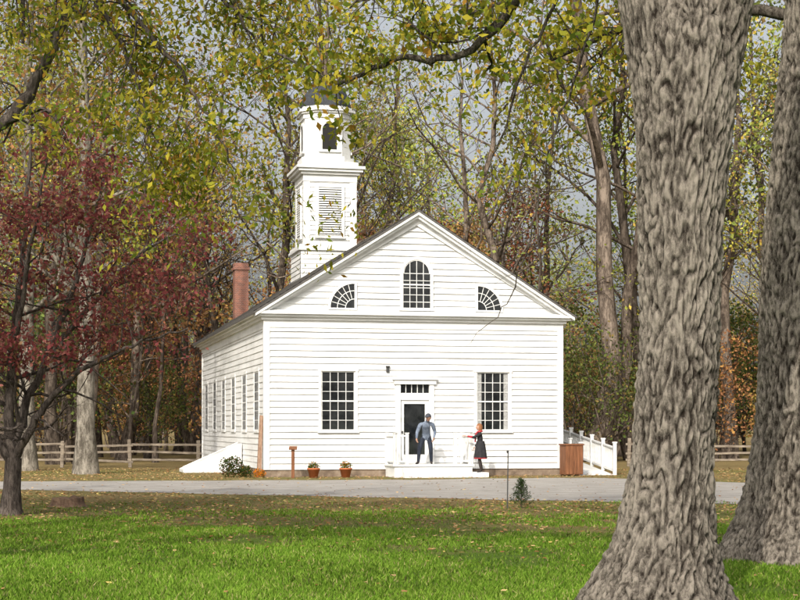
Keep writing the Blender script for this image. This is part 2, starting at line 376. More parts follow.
def build_woman(loc):
    e = empty('woman', loc)   # faces -X
    J = dict(pel=(0.0,0,.86,.135,.14), wst=(0,0,1.0,.115,.14), chs=(-.015,0,1.16,.13,.155), sh=(0,0,1.27,.10,.11), nk=(-.01,0,1.34,.048), nk2=(-.02,0,1.39,.046),
        hL=(0,-.085,.80,.085), kL=(-.03,-.09,.45,.062), aL=(.03,-.09,.09,.046), fL=(.0,-.09,.04,.04,.035), tL=(-.12,-.10,.03,.034,.026),
        hR=(0,.085,.80,.085), kR=(-.02,.09,.45,.062), aR=(.06,.09,.09,.046), fR=(.03,.09,.04,.04,.035), tR=(-.09,.10,.03,.034,.026),
        sL=(-.01,-.15,1.25,.066), eL=(-.2,-.2,1.14,.052), eL2=(-.23,-.2,1.14,.05), wL=(-.43,-.19,1.18,.030),
        sR=(.01,.15,1.25,.066), eR=(-.02,.21,1.02,.052), eR2=(-.04,.21,.98,.05), wR=(-.16,.18,.84,.030))
    B = [('pel','wst',0),('wst','chs',0),('chs','sh',0),('sh','nk',1),('nk','nk2',2),
         ('pel','hL',0),('hL','kL',0),('kL','aL',3),('aL','fL',3),('fL','tL',3),('pel','hR',0),('hR','kR',0),('kR','aR',3),('aR','fR',3),('fR','tR',3),
         ('sh','sL',0),('sL','eL',0),('eL','eL2',0),('eL2','wL',1),('sh','sR',0),('sR','eR',0),('eR','eR2',0),('eR2','wR',0)]
    skin_figure('body', J, B, [COATB, REDC, SKIN, SHOE], e)
    vs = []; fs = []; n = 40; prof = [(1.02,.13,.15),(.9,.155,.17),(.75,.175,.19),(.6,.195,.205),(.48,.21,.22),(.44,.212,.222),(.44,.19,.20)]
    for zi, (z, ax, ay) in enumerate(prof):
        for k in range(n):
            a = 2*math.pi*k/n; q = 1+0.06*math.sin(a*7+z)*min(1, (1.02-z)*2.5)
            vs.append((ax*q*math.cos(a)+.01, ay*q*math.sin(a), z))
    for r in range(len(prof)-1):
        for k in range(n): fs.append((r*n+k, r*n+(k+1) % n, (r+1)*n+(k+1) % n, (r+1)*n+k))
    me = bpy.data.meshes.new('coat_skirt'); me.from_pydata(vs, [], fs); me.materials.append(COATB); me.materials.append(REDC)
    for i, p in enumerate(me.polygons): p.use_smooth = True; p.material_index = 1 if i//n >= 4 else 0
    link(bpy.data.objects.new('coat_skirt', me), e)
    W = Wood(); a = np.linspace(0, 2*math.pi, 18); W.tube(np.stack([.075*np.cos(a)-.01, .08*np.sin(a), 1.325+.015*np.cos(a)], 1), np.full(18, .028), 8)
    W.tube([(-.08,-.03,1.32),(-.14,-.05,1.24),(-.155,-.06,1.1),(-.165,-.07,.98)], [.028,.03,.028,.022], 8)
    me = W.mesh('scarf'); me.materials.append(REDC); link(bpy.data.objects.new('scarf', me), e)
    make_head('head', (-.035, 0, 1.46), -math.pi/2, 0.0, HAIRR, e, longhair=True, s=0.95)
    make_hand('left_hand', J['wL'][:3], (-1, .02, .15), (0, .2, -1), -1, e, 0.35)
    make_hand('right_hand', J['wR'][:3], (-.6, -.1, -.8), (0, -1, 0), 1, e, 0.6)

# ------------------------------------------------------------------ chapel
W_, L_ = 10.1, 20.3
C0 = V([-4.39, 52.0, 0.0]); RZ = math.atan(0.225); cz, sz = math.cos(RZ), math.sin(RZ)
def loc2w(u, v, z=0): return (C0[0]+u*cz-v*sz, C0[1]+u*sz+v*cz, z)
chapel = empty('white_clapboard_chapel', tuple(C0), RZ)
PK, SL = 8.75, 0.63
roofz = lambda u: PK-SL*abs(u-W_/2)
maps = {'front': lambda u, z, o: (u, -o, z), 'left': lambda u, z, o: (-o, u, z), 'right': lambda u, z, o: (W_+o, u, z), 'back': lambda u, z, o: (u, L_+o, z)}
def clap(mb, mp, u0, u1, z0, z1, ops=(), lim=None, course=0.205, OB=0.050, bow=.008):
    z = z0; OT = 0.006; rn = random.Random(int(u1*100+z0*10))
    while z < z1-1e-4:
        zt = min(z+course, z1); cuts = sorted({z, zt} | {c for o in ops for c in (o[2], o[3]) if z < c < zt})
        wob = rn.uniform(-.004, .004)
        for a, b in zip(cuts[:-1], cuts[1:]):
            mid = (a+b)/2; segs = [(u0, u1)]
            for o in ops:
                if o[2] < mid < o[3]:
                    ns = []
                    for s0, s1 in segs:
                        if o[1] <= s0 or o[0] >= s1: ns.append((s0, s1)); continue
                        if o[0] > s0: ns.append((s0, o[0]))
                        if o[1] < s1: ns.append((o[1], s1))
                    segs = ns
            oa = OB+wob+(OT-OB)*(a-z)/course; ob = OB+wob+(OT-OB)*(b-z)/course
            for s0, s1 in segs:
                if lim:
                    la, ra = lim(a); lb, rb = lim(b)
                    if ra <= la: continue
                    if rb <= lb: lb = rb = (la+ra)/2
                else: la = lb = s0; ra = rb = s1
                nseg = max(1, int((ra-la)/1.1))
                for q in range(nseg):
                    t0, t1 = q/nseg, (q+1)/nseg
                    A0, A1, B0, B1 = la+(ra-la)*t0, la+(ra-la)*t1, lb+(rb-lb)*t0, lb+(rb-lb)*t1
                    d0 = bow*noise.noise(Vector((A0*.9, z*3.7, u1))) if 0 < q else 0; d1 = bow*noise.noise(Vector((A1*.9, z*3.7, u1))) if q < nseg-1 else 0
                    zl0 = a+(d0*1.6 if a == z else 0); zl1 = a+(d1*1.6 if a == z else 0)
                    mb.poly([mp(A0, zl0, oa+d0), mp(A1, zl1, oa+d1), mp(B1, b, ob+d1), mp(B0, b, ob+d0)])
                    if abs(a-z) < 1e-6: mb.poly([mp(A0, zl0, OT-0.006), mp(A1, zl1, OT-0.006), mp(A1, zl1, oa+d1), mp(A0, zl0, oa+d0)])
        z = zt
def mbox(mb, mp, u0, u1, z0, z1, o0, o1, m=0):
    a = mp(u0, z0, o0); b = mp(u1, z1, o1)
    mb.box(tuple(min(x, y) for x, y in zip(a, b)), tuple(max(x, y) for x, y in zip(a, b)), m)
def window(mb, mp, u0, u1, z0, z1, cols, rows, sh=False):
    g0, g1 = (-.03, -.015) if not sh else (-.03, .020)
    T, Hd, Si = (.070, .082, .11) if not sh else (.041, .050, .06)
    S_, M_ = (.020, .010) if not sh else (.027, .0225)
    mbox(mb, mp, u0, u1, z0, z1, g0, g1, 3 if sh else 1)
    t = 0.085
    mbox(mb, mp, u0-t, u0, z0, z1, -0.02, T); mbox(mb, mp, u1, u1+t, z0, z1, -0.02, T)
    mbox(mb, mp, u0-t-.02, u1+t+.02, z1, z1+t+.02, -0.02, Hd); mbox(mb, mp, u0-t-.04, u1+t+.04, z0-.06, z0, -0.02, Si)
    s = 0.04; mid = (z0+z1)/2
    mbox(mb, mp, u0, u0+s, z0, z1, -0.02, S_+.002); mbox(mb, mp, u1-s, u1, z0, z1, -0.02, S_+.002)
    mbox(mb, mp, u0+s, u1-s, z0, z0+s*1.3, -0.02, S_); mbox(mb, mp, u0+s, u1-s, z1-s, z1, -0.02, S_); mbox(mb, mp, u0+s, u1-s, mid-.022, mid+.022, -0.02, S_+.006)
    for c in range(1, cols):
        u = u0+s+(u1-u0-2*s)*c/cols; mbox(mb, mp, u-.009, u+.009, z0+s, z1-s, -0.02, M_+.002)
    for r in range(1, rows):
        if r*2 == rows: continue
        z = z0+s+(z1-z0-2*s)*r/rows; mbox(mb, mp, u0+s, u1-s, z-.009, z+.009, -0.02, M_)

sid = MB(); trim = MB(); win = MB()
EZ = 5.12
fops = [(1.85, 2.98, 1.5, 3.47), (7.12, 8.25, 1.5, 3.47), (4.36, 5.62, 0.0, 3.12)]
clap(sid, maps['front'], 0, W_, 0.24, EZ, fops)
lops = [(v-.55, v+.55, 1.5, 3.5) for v in (1.9, 5.2, 8.5, 11.8, 15.1, 18.4)]
clap(sid, maps['left'], 0, L_, 0.24, EZ, lops, OB=.030, bow=.004); clap(sid, maps['right'], 0, L_, 0.24, EZ, lops, OB=.030, bow=.004); clap(sid, maps['back'], 0, W_, 0.24, EZ)
lim = lambda z: (W_/2-(PK-z-.12)/SL, W_/2+(PK-z-.12)/SL)
for mp in ('front', 'back'): clap(sid, maps[mp], 0, W_, 5.45, PK-.15, (), lambda z: (max(0.02, lim(z)[0]), min(W_-.02, lim(z)[1])))
core = MB(); core.box((.04, .04, 0), (W_-.04, L_-.04, 5.3), 0)
core.extr([(.04, .04, 5.3), (W_-.04, .04, 5.3), (W_/2, .04, PK-.15)], (0, L_-.08, 0), 0)
core.obj('wall_core', [DARKIN], chapel)
fd = MB(); fd.box((-.01, -.01, 0), (W_+.01, L_+.01, .24)); fd.obj('foundation', [STONE], chapel)
for mp in ('front', 'back'):
    f = maps[mp]
    mbox(trim, f, -.05, .15, .24, EZ, -0.02, .062); mbox(trim, f, W_-.15, W_+.05, .24, EZ, -0.02, .062)
    mbox(trim, f, .15, W_-.15, EZ-.24, EZ, .0, .058)
for mp in ('left', 'right'):
    f = maps[mp]
    mbox(trim, f, -.059, .16, .24, EZ, -0.02, .053); mbox(trim, f, L_-.16, L_+.059, .24, EZ, -0.02, .053); mbox(trim, f, .16, L_-.16, EZ-.28, EZ, 0, .048)
for (z0, z1, o) in ((EZ, EZ+.10, .14), (EZ+.10, EZ+.18, .26), (EZ+.18, EZ+.27, .36)):
    trim.box((-o, -o, z0), (W_+o, .10, z1)); trim.box((-o, L_-.1, z0), (W_+o, L_+o, z1))
    trim.box((-o, .10, z0), (.1, L_-.1, z1)); trim.box((W_-.1, .10, z0), (W_+o, L_-.1, z1))
trim.extr([(-.2, -.34, EZ+.272), (-.2, .0, EZ+.272), (-.2, .0, EZ+.36)], (W_+.4, 0, 0))
for (t0, t1, o) in ((.02, .12, .38), (.12, .22, .28), (.22, .44, .10)):
    for sgn in (-1, 1):
        ue = W_/2+sgn*(W_/2+.36 if t1 < .2 else W_/2+.2)
        ze = lambda t, u: roofz(u)-t
        pts = [(W_/2, 0, PK-t0), (ue, 0, ze(t0, ue)), (ue, 0, ze(t1, ue)), (W_/2, 0, PK-t1)]
        if t1 > .3:
            ue = W_/2+sgn*(W_/2-.15); pts = [(W_/2, 0, PK-t0), (ue, 0, ze(t0, ue)), (ue, 0, max(ze(t1, ue), EZ+.28)), (W_/2, 0, PK-t1)]
        for y0, y1 in ((-o, .03), (L_-.03, L_+o)):
            trim.extr([(p[0], y0, p[2]) for p in pts], (0, y1-y0, 0))
rf = MB()
for sgn in (-1, 1):
    ue = W_/2+sgn*(W_/2+.42); rf.extr([(W_/2, -.40, PK-.018), (ue, -.40, roofz(ue)-.018), (ue, -.40, roofz(ue)+.05), (W_/2, -.40, PK+.055)], (0, L_+.8, 0))
n = 26
for i in range(n):
    for sgn in (-1, 1):
        d0 = (W_/2+.42)*i/n; d1 = (W_/2+.42)*(i+1)/n
        u0 = W_/2+sgn*d0; u1 = W_/2+sgn*d1
        rf.poly([(u0, -.41, roofz(u0)+.058), (u1, -.41, roofz(u1)+.080), (u1, L_+.41, roofz(u1)+.080), (u0, L_+.41, roofz(u0)+.058)])
        rf.poly([(u1, -.41, roofz(u1)+.080), (u1, -.41, roofz(u1)+.050), (u1, L_+.41, roofz(u1)+.050), (u1, L_+.41, roofz(u1)+.080)])
rf.obj('roof', [SHINGLE], chapel, fixn=False)
for o in fops[:2]: window(win, maps['front'], o[0], o[1], o[2], o[3], 4, 6)
for (a, b) in ((7.17, 7.30), (8.07, 8.20)):      # curtains at the right front window
    win.extr([(a, .013, 1.56), (b, .013, 1.56), (b, .013, 3.42), (a, .013, 3.42)], (0, -.002, 0), 2)
for o in lops:
    window(win, maps['left'], *o, 4, 6, sh=True); window(win, maps['right'], *o, 4, 6, sh=True)
def arc_pts(cx, cz_, r, a0, a1, n=18): return [(cx+r*math.cos(a0+(a1-a0)*i/n), cz_+r*math.sin(a0+(a1-a0)*i/n)) for i in range(n+1)]
def ring(mb, cx, cz_, r0, r1, a0, a1, o0, o1, m=0, n=18):
    A = arc_pts(cx, cz_, r0, a0, a1, n); B = arc_pts(cx, cz_, r1, a0, a1, n)
    for i in range(n): mb.extr([(A[i][0], -o1, A[i][1]), (A[i+1][0], -o1, A[i+1][1]), (B[i+1][0], -o1, B[i+1][1]), (B[i][0], -o1, B[i][1])], (0, o1-o0, 0), m)
f = maps['front']; cx = W_/2; aw = .46; zb, zs = 5.54, 6.72; G = .062   # glass plane in front of the lapped boards
mbox(win, f, cx-aw, cx+aw, zb, zs, .03, G, 1)
A = arc_pts(cx, zs, aw, 0, math.pi); win.extr([(x, -G, z) for x, z in A], (0, .012, 0), 1)
ring(win, cx, zs, aw, aw+.10, 0, math.pi, .0, .105); ring(win, cx, zs, aw-.035, aw, 0, math.pi, .05, G+.02)
mbox(win, f, cx-aw-.10, cx-aw, zb, zs, 0, .105); mbox(win, f, cx+aw, cx+aw+.10, zb, zs, 0, .105); mbox(win, f, cx-aw-.14, cx+aw+.14, zb-.06, zb, 0, .13)
for k in range(1, 4):
    u = cx-aw+2*aw*k/4; h = zs+math.sqrt(aw**2-(u-cx)**2)*.98; mbox(win, f, u-.010, u+.010, zb, h, .05, G+.012)
for z in np.arange(zb+.236, zs+.2, .236):
    mbox(win, f, cx-aw, cx+aw, z-.010, z+.010, .05, G+.009) if z < zs+.05 else mbox(win, f, cx-aw*.85, cx+aw*.85, z-.010, z+.010, .05, G+.009)
for z in (zb+.02, (zb+zs)/2+.22): mbox(win, f, cx-aw, cx+aw, z-.022, z+.022, .05, G+.016)
for sgn in (-1, 1):
    qx = cx+sgn*2.10; qz = 5.54; r = .80
    a0, a1 = (math.pi/2, math.pi) if sgn < 0 else (0, math.pi/2)
    A = arc_pts(qx, qz, r, a0, a1)
    win.extr([(x, -G, z) for x, z in A]+[(qx, -G, qz)], (0, .012, 0), 1)
    ring(win, qx, qz, r, r+.08, a0, a1, 0, .105)
    mbox(win, f, min(qx, qx-sgn*.08), max(qx, qx-sgn*.08), qz, qz+r+.08, 0, .100); mbox(win, f, min(qx-sgn*.08, qx+sgn*(r+.08)), max(qx-sgn*.08, qx+sgn*(r+.08)), qz-.06, qz, 0, .11)
    ring(win, qx, qz, r*.36, r*.36+.022, a0, a1, .05, G+.012)
    ring(win, qx, qz, r*.70, r*.70+.022, a0, a1, .05, G+.0115)
    for k in range(1, 6):
        a = a0+(a1-a0)*k/6; c, s_ = math.cos(a), math.sin(a); w = .009; yy = -(G+.014)
        win.extr([(qx+c*.29-s_*w, yy, qz+s_*.29+c*w), (qx+c*r-s_*w, yy, qz+s_*r+c*w), (qx+c*r+s_*w, yy, qz+s_*r-c*w), (qx+c*.29+s_*w, yy, qz+s_*.29-c*w)], (0, .02, 0))
d0, d1 = 4.50, 5.48
mbox(trim, f, 4.34, d0, .42, 3.05, -.03, .10); mbox(trim, f, d1, 5.64, .42, 3.05, -.03, .10)
mbox(trim, f, 4.28, 5.70, 3.05, 3.20, -.03, .15); mbox(trim, f, 4.22, 5.76, 3.20, 3.27, -.03, .21); mbox(trim, f, d0, d1, 2.53, 2.76, -.03, .06)
mbox(win, f, d0, d1, 2.76, 3.05, -.03, -.01, 1)
for k in range(1, 5): u = d0+(d1-d0)*k/5; mbox(win, f, u-.011, u+.011, 2.76, 3.05, -.012, .015)
door = MB(); mbox(door, f, d0, d1, .42, 2.53, -.038, -.032, 1)
mbox(door, f, d0, d0+.13, .42, 2.53, -.03, .01); mbox(door, f, d1-.13, d1, .42, 2.53, -.03, .01); mbox(door, f, d0+.13, d1-.13, .42, .72, -.03, .008); mbox(door, f, d0+.13, d1-.13, 2.40, 2.53, -.03, .008)
door.box((d0+.05, -.06, 1.42), (d0+.09, -.012, 1.5), 2)
door.obj('door', [WHITE, GLASS, METAL], chapel)
sid.obj('clapboard_siding', [WHITE], chapel, fixn=False)
trim.obj('cornices_and_trim', [WHITE], chapel); win.obj('windows', [WHITE, GLASS, CURT, GLASS2], chapel)
po = MB(); DZ = .42
po.box((3.95, -1.45, DZ-.06), (6.65, -.065, DZ)); po.box((4.0, -1.40, 0), (6.6, -.065, DZ-.06))
po.box((4.25, -1.78, .0), (7.05, -1.45, .16)); po.box((4.25, -1.62, .16), (6.3, -1.452, .29)); po.box((6.65, -1.45, 0), (7.05, -.5, .16))
def balus(p, q, h=.92):
    p = V(p, float); q = V(q, float); Ln = np.linalg.norm(q-p); n_ = max(2, int(Ln/.11))
    po.beam(p+V([0, 0, h]), q+V([0, 0, h]), .07, .05); po.beam(p+V([0, 0, .1]), q+V([0, 0, .1]), .04, .05)
    for i in range(1, n_): c = p+(q-p)*i/n_; po.beam(c+V([0, 0, .126]), c+V([0, 0, h-.026]), .026, .026)
    for c in (p, q): po.box((c[0]-.05, c[1]-.05, c[2]), (c[0]+.05, c[1]+.05, c[2]+h+.08)); po.box((c[0]-.065, c[1]-.065, c[2]+h+.08), (c[0]+.065, c[1]+.065, c[2]+h+.11))
balus((4.02, -.14, DZ), (4.02, -1.38, DZ)); balus((4.08, -1.38, DZ), (4.42, -1.38, DZ)); balus((6.58, -.14, DZ), (6.58, -1.38, DZ)); balus((6.02, -1.38, DZ), (6.52, -1.38, DZ))
po.obj('porch_steps', [WHITE], chapel, bevel=.004)
pl = MB(); pl.box((4.02, -.095, 3.44), (4.12, -.054, 3.62)); pl.box((4.0, -.13, 3.62), (4.14, -.054, 3.65)); pl.obj('wall_lamp', [METAL], chapel)
ch = MB(); ch.box((1.15, 17.9, 5.2), (1.75, 18.6, 8.5)); ch.box((1.10, 17.85, 8.5), (1.80, 18.65, 8.62)); ch.box((1.15, 17.9, 8.62), (1.75, 18.6, 8.8)); ch.obj('brick_chimney', [BRICK], chapel)
st = MB(); sx, sy = W_/2, 17.3
def sq(h, z0, z1, m=0): st.box((sx-h, sy-h, z0), (sx+h, sy+h, z1), m)
def sidebox(h, z0, z1):
    for mp in (lambda u, z, o: (sx+u, sy-h-o, z), lambda u, z, o: (sx-h-o, sy+u, z), lambda u, z, o: (sx+h+o, sy+u, z), lambda u, z, o: (sx+u, sy+h+o, z)):
        clap(st, mp, -h, h, z0, z1, OB=.036)
sq(1.30, 6.2, 9.3); sidebox(1.30, 6.6, 9.22); sq(1.42, 9.22, 9.32); sq(1.36, 9.32, 9.46)
sq(1.10, 9.46, 12.5)
for a in (-1, 1):
    for b in (-1, 1): st.box((sx+a*1.02-.14, sy+b*1.02-.14, 9.461), (sx+a*1.02+.14, sy+b*1.02+.14, 12.45))
sidebox(1.115, 9.7, 12.2)
for k, (h, z0, z1) in enumerate(((1.18, 12.2, 12.5), (1.28, 12.5, 12.62), (1.40, 12.62, 12.74), (1.48, 12.74, 12.86), (1.22, 12.86, 13.06))): sq(h, z0, z1)
for dx, dy in ((0, -1), (-1, 0), (1, 0), (0, 1)):
    def bx(u0, u1, z0, z1, o0, o1, m=0):
        if dx == 0: y = sorted((sy+dy*(1.115+o0), sy+dy*(1.115+o1))); st.box((sx+u0, y[0], z0), (sx+u1, y[1], z1), m)
        else: x = sorted((sx+dx*(1.115+o0), sx+dx*(1.115+o1))); st.box((x[0], sy+u0, z0), (x[1], sy+u1, z1), m)
    bx(-.5, .5, 9.95, 11.95, .044, .048, 2)
    bx(-.62, -.5, 9.85, 12.05, .0, .10); bx(.5, .62, 9.85, 12.05, .0, .10); bx(-.5, .5, 11.95, 12.05, .0, .10); bx(-.66, .66, 9.76, 9.85, .0, .12)
    for i in range(20): z = 9.97+i*.1; bx(-.5, .5, z, z+.055, .048, .085)
def octo(r, z0, z1, m=0, r2=None, cut=.42):
    def P(rr, z):
        c = rr*cut; return [(sx+x, sy+y, z) for x, y in ((-c, -rr), (c, -rr), (rr, -c), (rr, c), (c, rr), (-c, rr), (-rr, c), (-rr, -c))]
    a, b = P(r, z0), P(r2 or r, z1); i = len(st.v); st.v += a+b
    st.f.append(tuple(range(i, i+8))[::-1]); st.m.append(m); st.f.append(tuple(range(i+8, i+16))); st.m.append(m)
    for k in range(8): st.f.append((i+k, i+(k+1) % 8, i+8+(k+1) % 8, i+8+k)); st.m.append(m)
octo(1.14, 13.06, 13.30, cut=.55); octo(1.0, 13.30, 15.2, cut=.55)
for (r, z0, z1) in ((1.06, 15.0, 15.2), (1.14, 15.2, 15.28), (1.22, 15.28, 15.38), (1.08, 15.38, 15.5)): octo(r, z0, z1, cut=.5)
for dx, dy in ((0, -1), (-1, 0), (1, 0), (0, 1)):
    def m3(u, z, o): return (sx+u, sy+dy*(1.0+o), z) if dx == 0 else (sx+dx*(1.0+o), sy+u, z)
    A = [(-.32, 13.6)]+[(.32*math.cos(math.pi-math.pi*i/14), 14.45+.32*math.sin(math.pi*i/14)) for i in range(15)]+[(.32, 13.6)]
    st.poly([m3(u, z, .012) for u, z in A], 2)
    for i in range(1, 15):
        a = math.pi-math.pi*(i-1)/14; b = math.pi-math.pi*i/14
        q = [m3(.32*math.cos(a), 14.45+.32*math.sin(a), .0), m3(.43*math.cos(a), 14.45+.43*math.sin(a), .0), m3(.43*math.cos(b), 14.45+.43*math.sin(b), .0), m3(.32*math.cos(b), 14.45+.32*math.sin(b), .0)]
        st.extr(q, (0, dy*.06, 0) if dx == 0 else (dx*.06, 0, 0))
    for a, b in ((-.43, -.32), (.32, .43)): st.extr([m3(a, 13.6, 0), m3(b, 13.6, 0), m3(b, 14.45, 0), m3(a, 14.45, 0)], (0, dy*.06, 0) if dx == 0 else (dx*.06, 0, 0))
    st.extr([m3(-.48, 13.5, 0), m3(.48, 13.5, 0), m3(.48, 13.6, 0), m3(-.48, 13.6, 0)], (0, dy*.09, 0) if dx == 0 else (dx*.09, 0, 0))
pr = [(1.04, 15.5), (1.03, 15.66), (.98, 15.92), (.87, 16.18), (.68, 16.40), (.42, 16.56), (.14, 16.66), (.06, 16.76), (.08, 16.86), (.02, 17.0)]
for (ra, za), (rb, zb_) in zip(pr[:-1], pr[1:]): octo(ra, za, zb_, 1, r2=rb, cut=.42)
st.obj('steeple', [WHITE, LEAD, DARKIN], chapel, fixn=False)
bk = MB(); bk.extr([(-.06, 5.6, 0), (-2.15, 5.6, 0), (-2.15, 5.6, .12), (-.06, 5.6, 1.05)], (0, 1.7, 0))
bk.beam((-2.1, 6.45, .19), (-.1, 6.45, 1.08), .06, .03); bk.obj('cellar_bulkhead', [WHITE], chapel, bevel=.01)
tb = MB(); tb.extr([(-.26, -.02, 0), (-.12, -.02, 0), (-.065, -.02, 2.0), (-.16, -.02, 2.02)], (0, .16, 0)); o = tb.obj('leaning_wooden_board', [TANWOOD]); o.location = tuple(C0); o.rotation_euler = (0, 0, RZ)
bb = MB(); bb.box((0, 0, .04), (.62, .62, 1.02)); bb.box((-.03, -.03, 1.02), (.65, .65, 1.07))
for i in range(5): bb.box((.02+i*.12, -.02, .06), (.125+i*.12, -.001, 1.0))
o = bb.obj('wooden_bin', [BROWNWOOD], bevel=.006); o.location = (5.52, 53.35, 0); o.rotation_euler = (0, 0, RZ)
rp = MB(); A = V([7.3, 54.4, 0.0]); B = V([6.15, 60.5, .6]); t = norm(B-A); sd = norm(V([t[1], -t[0], 0]))
rp.extr([A, B, V([B[0], B[1], 0])], tuple(-sd*1.2), 0)
for off in (0.0, -1.2):
    p = A+sd*off; q = B+sd*off; n_ = 34
    rp.beam(p+V([0, 0, .92]), q+V([0, 0, .92]), .08, .06); rp.beam(p+V([0, 0, .14]), q+V([0, 0, .14]), .05, .07)
    for i in range(n_+1):
        c = p+(q-p)*i/n_
        if i % 7 == 0: rp.beam(c, c+V([0, 0, 1.08]), .12, .12); rp.beam(c+V([0, 0, 1.08]), c+V([0, 0, 1.13]), .16, .16)
        else: rp.beam(c+V([0, 0, .18]), c+V([0, 0, .89]), .05, .03)
rp.obj('white_picket_ramp', [WHITE], bevel=.004)
def split_fence(x0, x1, y0, y1):
    mb = MB(); Ln = math.hypot(x1-x0, y1-y0); n_ = int(Ln/2.6)
    P = [V([x0+(x1-x0)*i/n_, y0+(y1-y0)*i/n_, 0]) for i in range(n_+1)]
    for i, p in enumerate(P):
        mb.beam(p, p+V([random.uniform(-.05, .05), 0, 1.1+random.uniform(-.07, .09)]), .14, .12)
        if i < n_:
            for z in (.28, .60, .90): mb.beam(p+V([-.12, .02, z+random.uniform(-.08, .08)]), P[i+1]+V([.12, -.02, z+random.uniform(-.08, .08)]), .06, .09)
    mb.obj('split_rail_fence', [RAILWOOD], bevel=.012)
split_fence(-30, -8.2, 63.5, 65.0); split_fence(9.5, 34, 66.5, 64.0)

def leafball(name, c, r, n, size, pal, seed, parent, flat=1.0):
    rg = np.random.default_rng(seed); d = rg.normal(0, 1, (n, 3)); d /= np.linalg.norm(d, axis=1)[:, None]; d *= (rg.random((n, 1))**.4)*r; d[:, 2] *= flat
    me = leaf_mesh(name, d+V(c), size, pal, rg); me.materials.append(LEAF); return link(bpy.data.objects.new(name, me), parent)
TERRA = plain('terracotta', (0.42, 0.13, 0.05), rough=0.8)
def lathe(name, prof, mat, parent, n=24):
    vs = []; fs = []
    for r, z in prof: vs += [(r*math.cos(2*math.pi*k/n), r*math.sin(2*math.pi*k/n), z) for k in range(n)]
    for i in range(len(prof)-1): fs += [(i*n+k, i*n+(k+1) % n, (i+1)*n+(k+1) % n, (i+1)*n+k) for k in range(n)]
    me = bpy.data.meshes.new(name); me.from_pydata(vs, [], fs); me.materials.append(mat)
    for p in me.polygons: p.use_smooth = True
    return link(bpy.data.objects.new(name, me), parent)
for i, (u, v_) in enumerate(((1.45, -.9), (2.50, -.9))):
    e = empty('potted_mum', loc2w(u, v_)); lathe('pot', [(0, 0), (.13, 0), (.19, .26), (.21, .26), (.21, .31), (.185, .31), (.17, .27), (0, .27)], TERRA, e)
    leafball('flowers', (0, 0, .38), .19, 420, .05, [(.70, .22, .02, 1), (.10, .14, .02, 2.2), (.05, .09, .02, 1.2)], 20+i, e, .8)
e = empty('orange_mum', loc2w(-.25, -.45)); leafball('flowers', (0, 0, .14), .22, 500, .045, [(.72, .24, .02, 2.2), (.10, .12, .02, 1)], 29, e, .7)
e = empty('shrub', loc2w(-1.05, .3)); leafball('leaves', (0, 0, .32), .42, 1000, .07, [(.05, .08, .02, 2), (.10, .09, .03, 1), (.16, .06, .03, .6)], 31, e, .95)
e = empty('shrub', loc2w(-.62, .1)); leafball('leaves', (0, 0, .18), .26, 600, .06, [(.05, .08, .02, 2), (.10, .09, .03, 1), (.3, .16, .04, .4)], 32, e, .8)
sg = MB(); sg.box((-.05, -.05, 0), (.05, .05, .93)); sg.extr([(-.13, -.12, .93), (.13, -.12, .93), (.13, .12, 1.02), (-.13, .12, 1.02)], (0, .012, -.03)); o = sg.obj('information_sign_post', [BROWNWOOD], bevel=.004); o.location = loc2w(.75, -1.1)
e = empty('evergreen_sapling', (2.42, 32.0, 0)); rg = np.random.default_rng(5); Wd = Wood(); Wd.tube([(0, 0, 0), (.01, 0, .3), (0, .01, .62)], [.012, .01, .004], 5); P = []
for i in range(34):
    z = .05+.53*i/34; a = i*2.4; l = .26*(1-i/40)
    q = V([math.cos(a)*l, math.sin(a)*l, z+l*.35]); Wd.tube([(0, 0, z), q*V([.5, .5, 1])-V([0, 0, .01]), q], [.005, .004, .002], 3)
    for t in np.linspace(.25, 1, 16): P.append(V([0, 0, z])*(1-t)+q*t)
me = Wd.mesh('stem'); me.materials.append(BARK_GREY); link(bpy.data.objects.new('stem', me), e)
me = leaf_mesh('needles', np.repeat(V(P), 3, 0)+rg.normal(0, .008, (len(P)*3, 3)), .05, [(.045, .085, .03, 1), (.08, .11, .04, 1)], rg, aspect=.2); me.materials.append(LEAF); link(bpy.data.objects.new('needles', me), e)
sk = MB(); sk.beam((0, 0, 0), (.015, 0, 1.12), .022, .022); sk.beam((0, -.02, 1.12), (.015, .02, 1.14), .035, .035); o = sk.obj('plant_stake', [METAL]); o.location = (2.12, 31.6, 0)
# weathered brown tree stump
vs = []; fs = []; n = 72; prof = [(1.25, 0), (1.06, .04), (.98, .10), (.95, .16), (.90, .185), (.45, .19), (.02, .175)]
for j, (r, z) in enumerate(prof):
    for k in range(n):
        a = 2*math.pi*k/n; q = 1+.16*noise.noise(Vector((math.cos(a)*1.6, math.sin(a)*1.6, z*2)))+.05*noise.noise(Vector((math.cos(a)*9, math.sin(a)*9, z*4)))
        vs.append((.34*r*q*math.cos(a), .27*r*q*math.sin(a), z*(1+.35*noise.noise(Vector((math.cos(a)*r*2, math.sin(a)*r*2, 4))))))
for j in range(len(prof)-1): fs += [(j*n+k, j*n+(k+1) % n, (j+1)*n+(k+1) % n, (j+1)*n+k) for k in range(n)]
me = bpy.data.meshes.new('tree_stump'); me.from_pydata(vs, [], fs); me.materials.append(noisy_mat('stump_wood', [(.3, (.07, .04, .025)), (.6, (.20, .125, .08)), (.8, (.34, .25, .17))], scale=9, bump=.8, detail=7))
o = link(bpy.data.objects.new('tree_stump', me)); o.location = (-6.75, 32.6, 0)

build_man(loc2w(5.12, -1.0, DZ)); build_woman(loc2w(6.80, -1.62, .16))

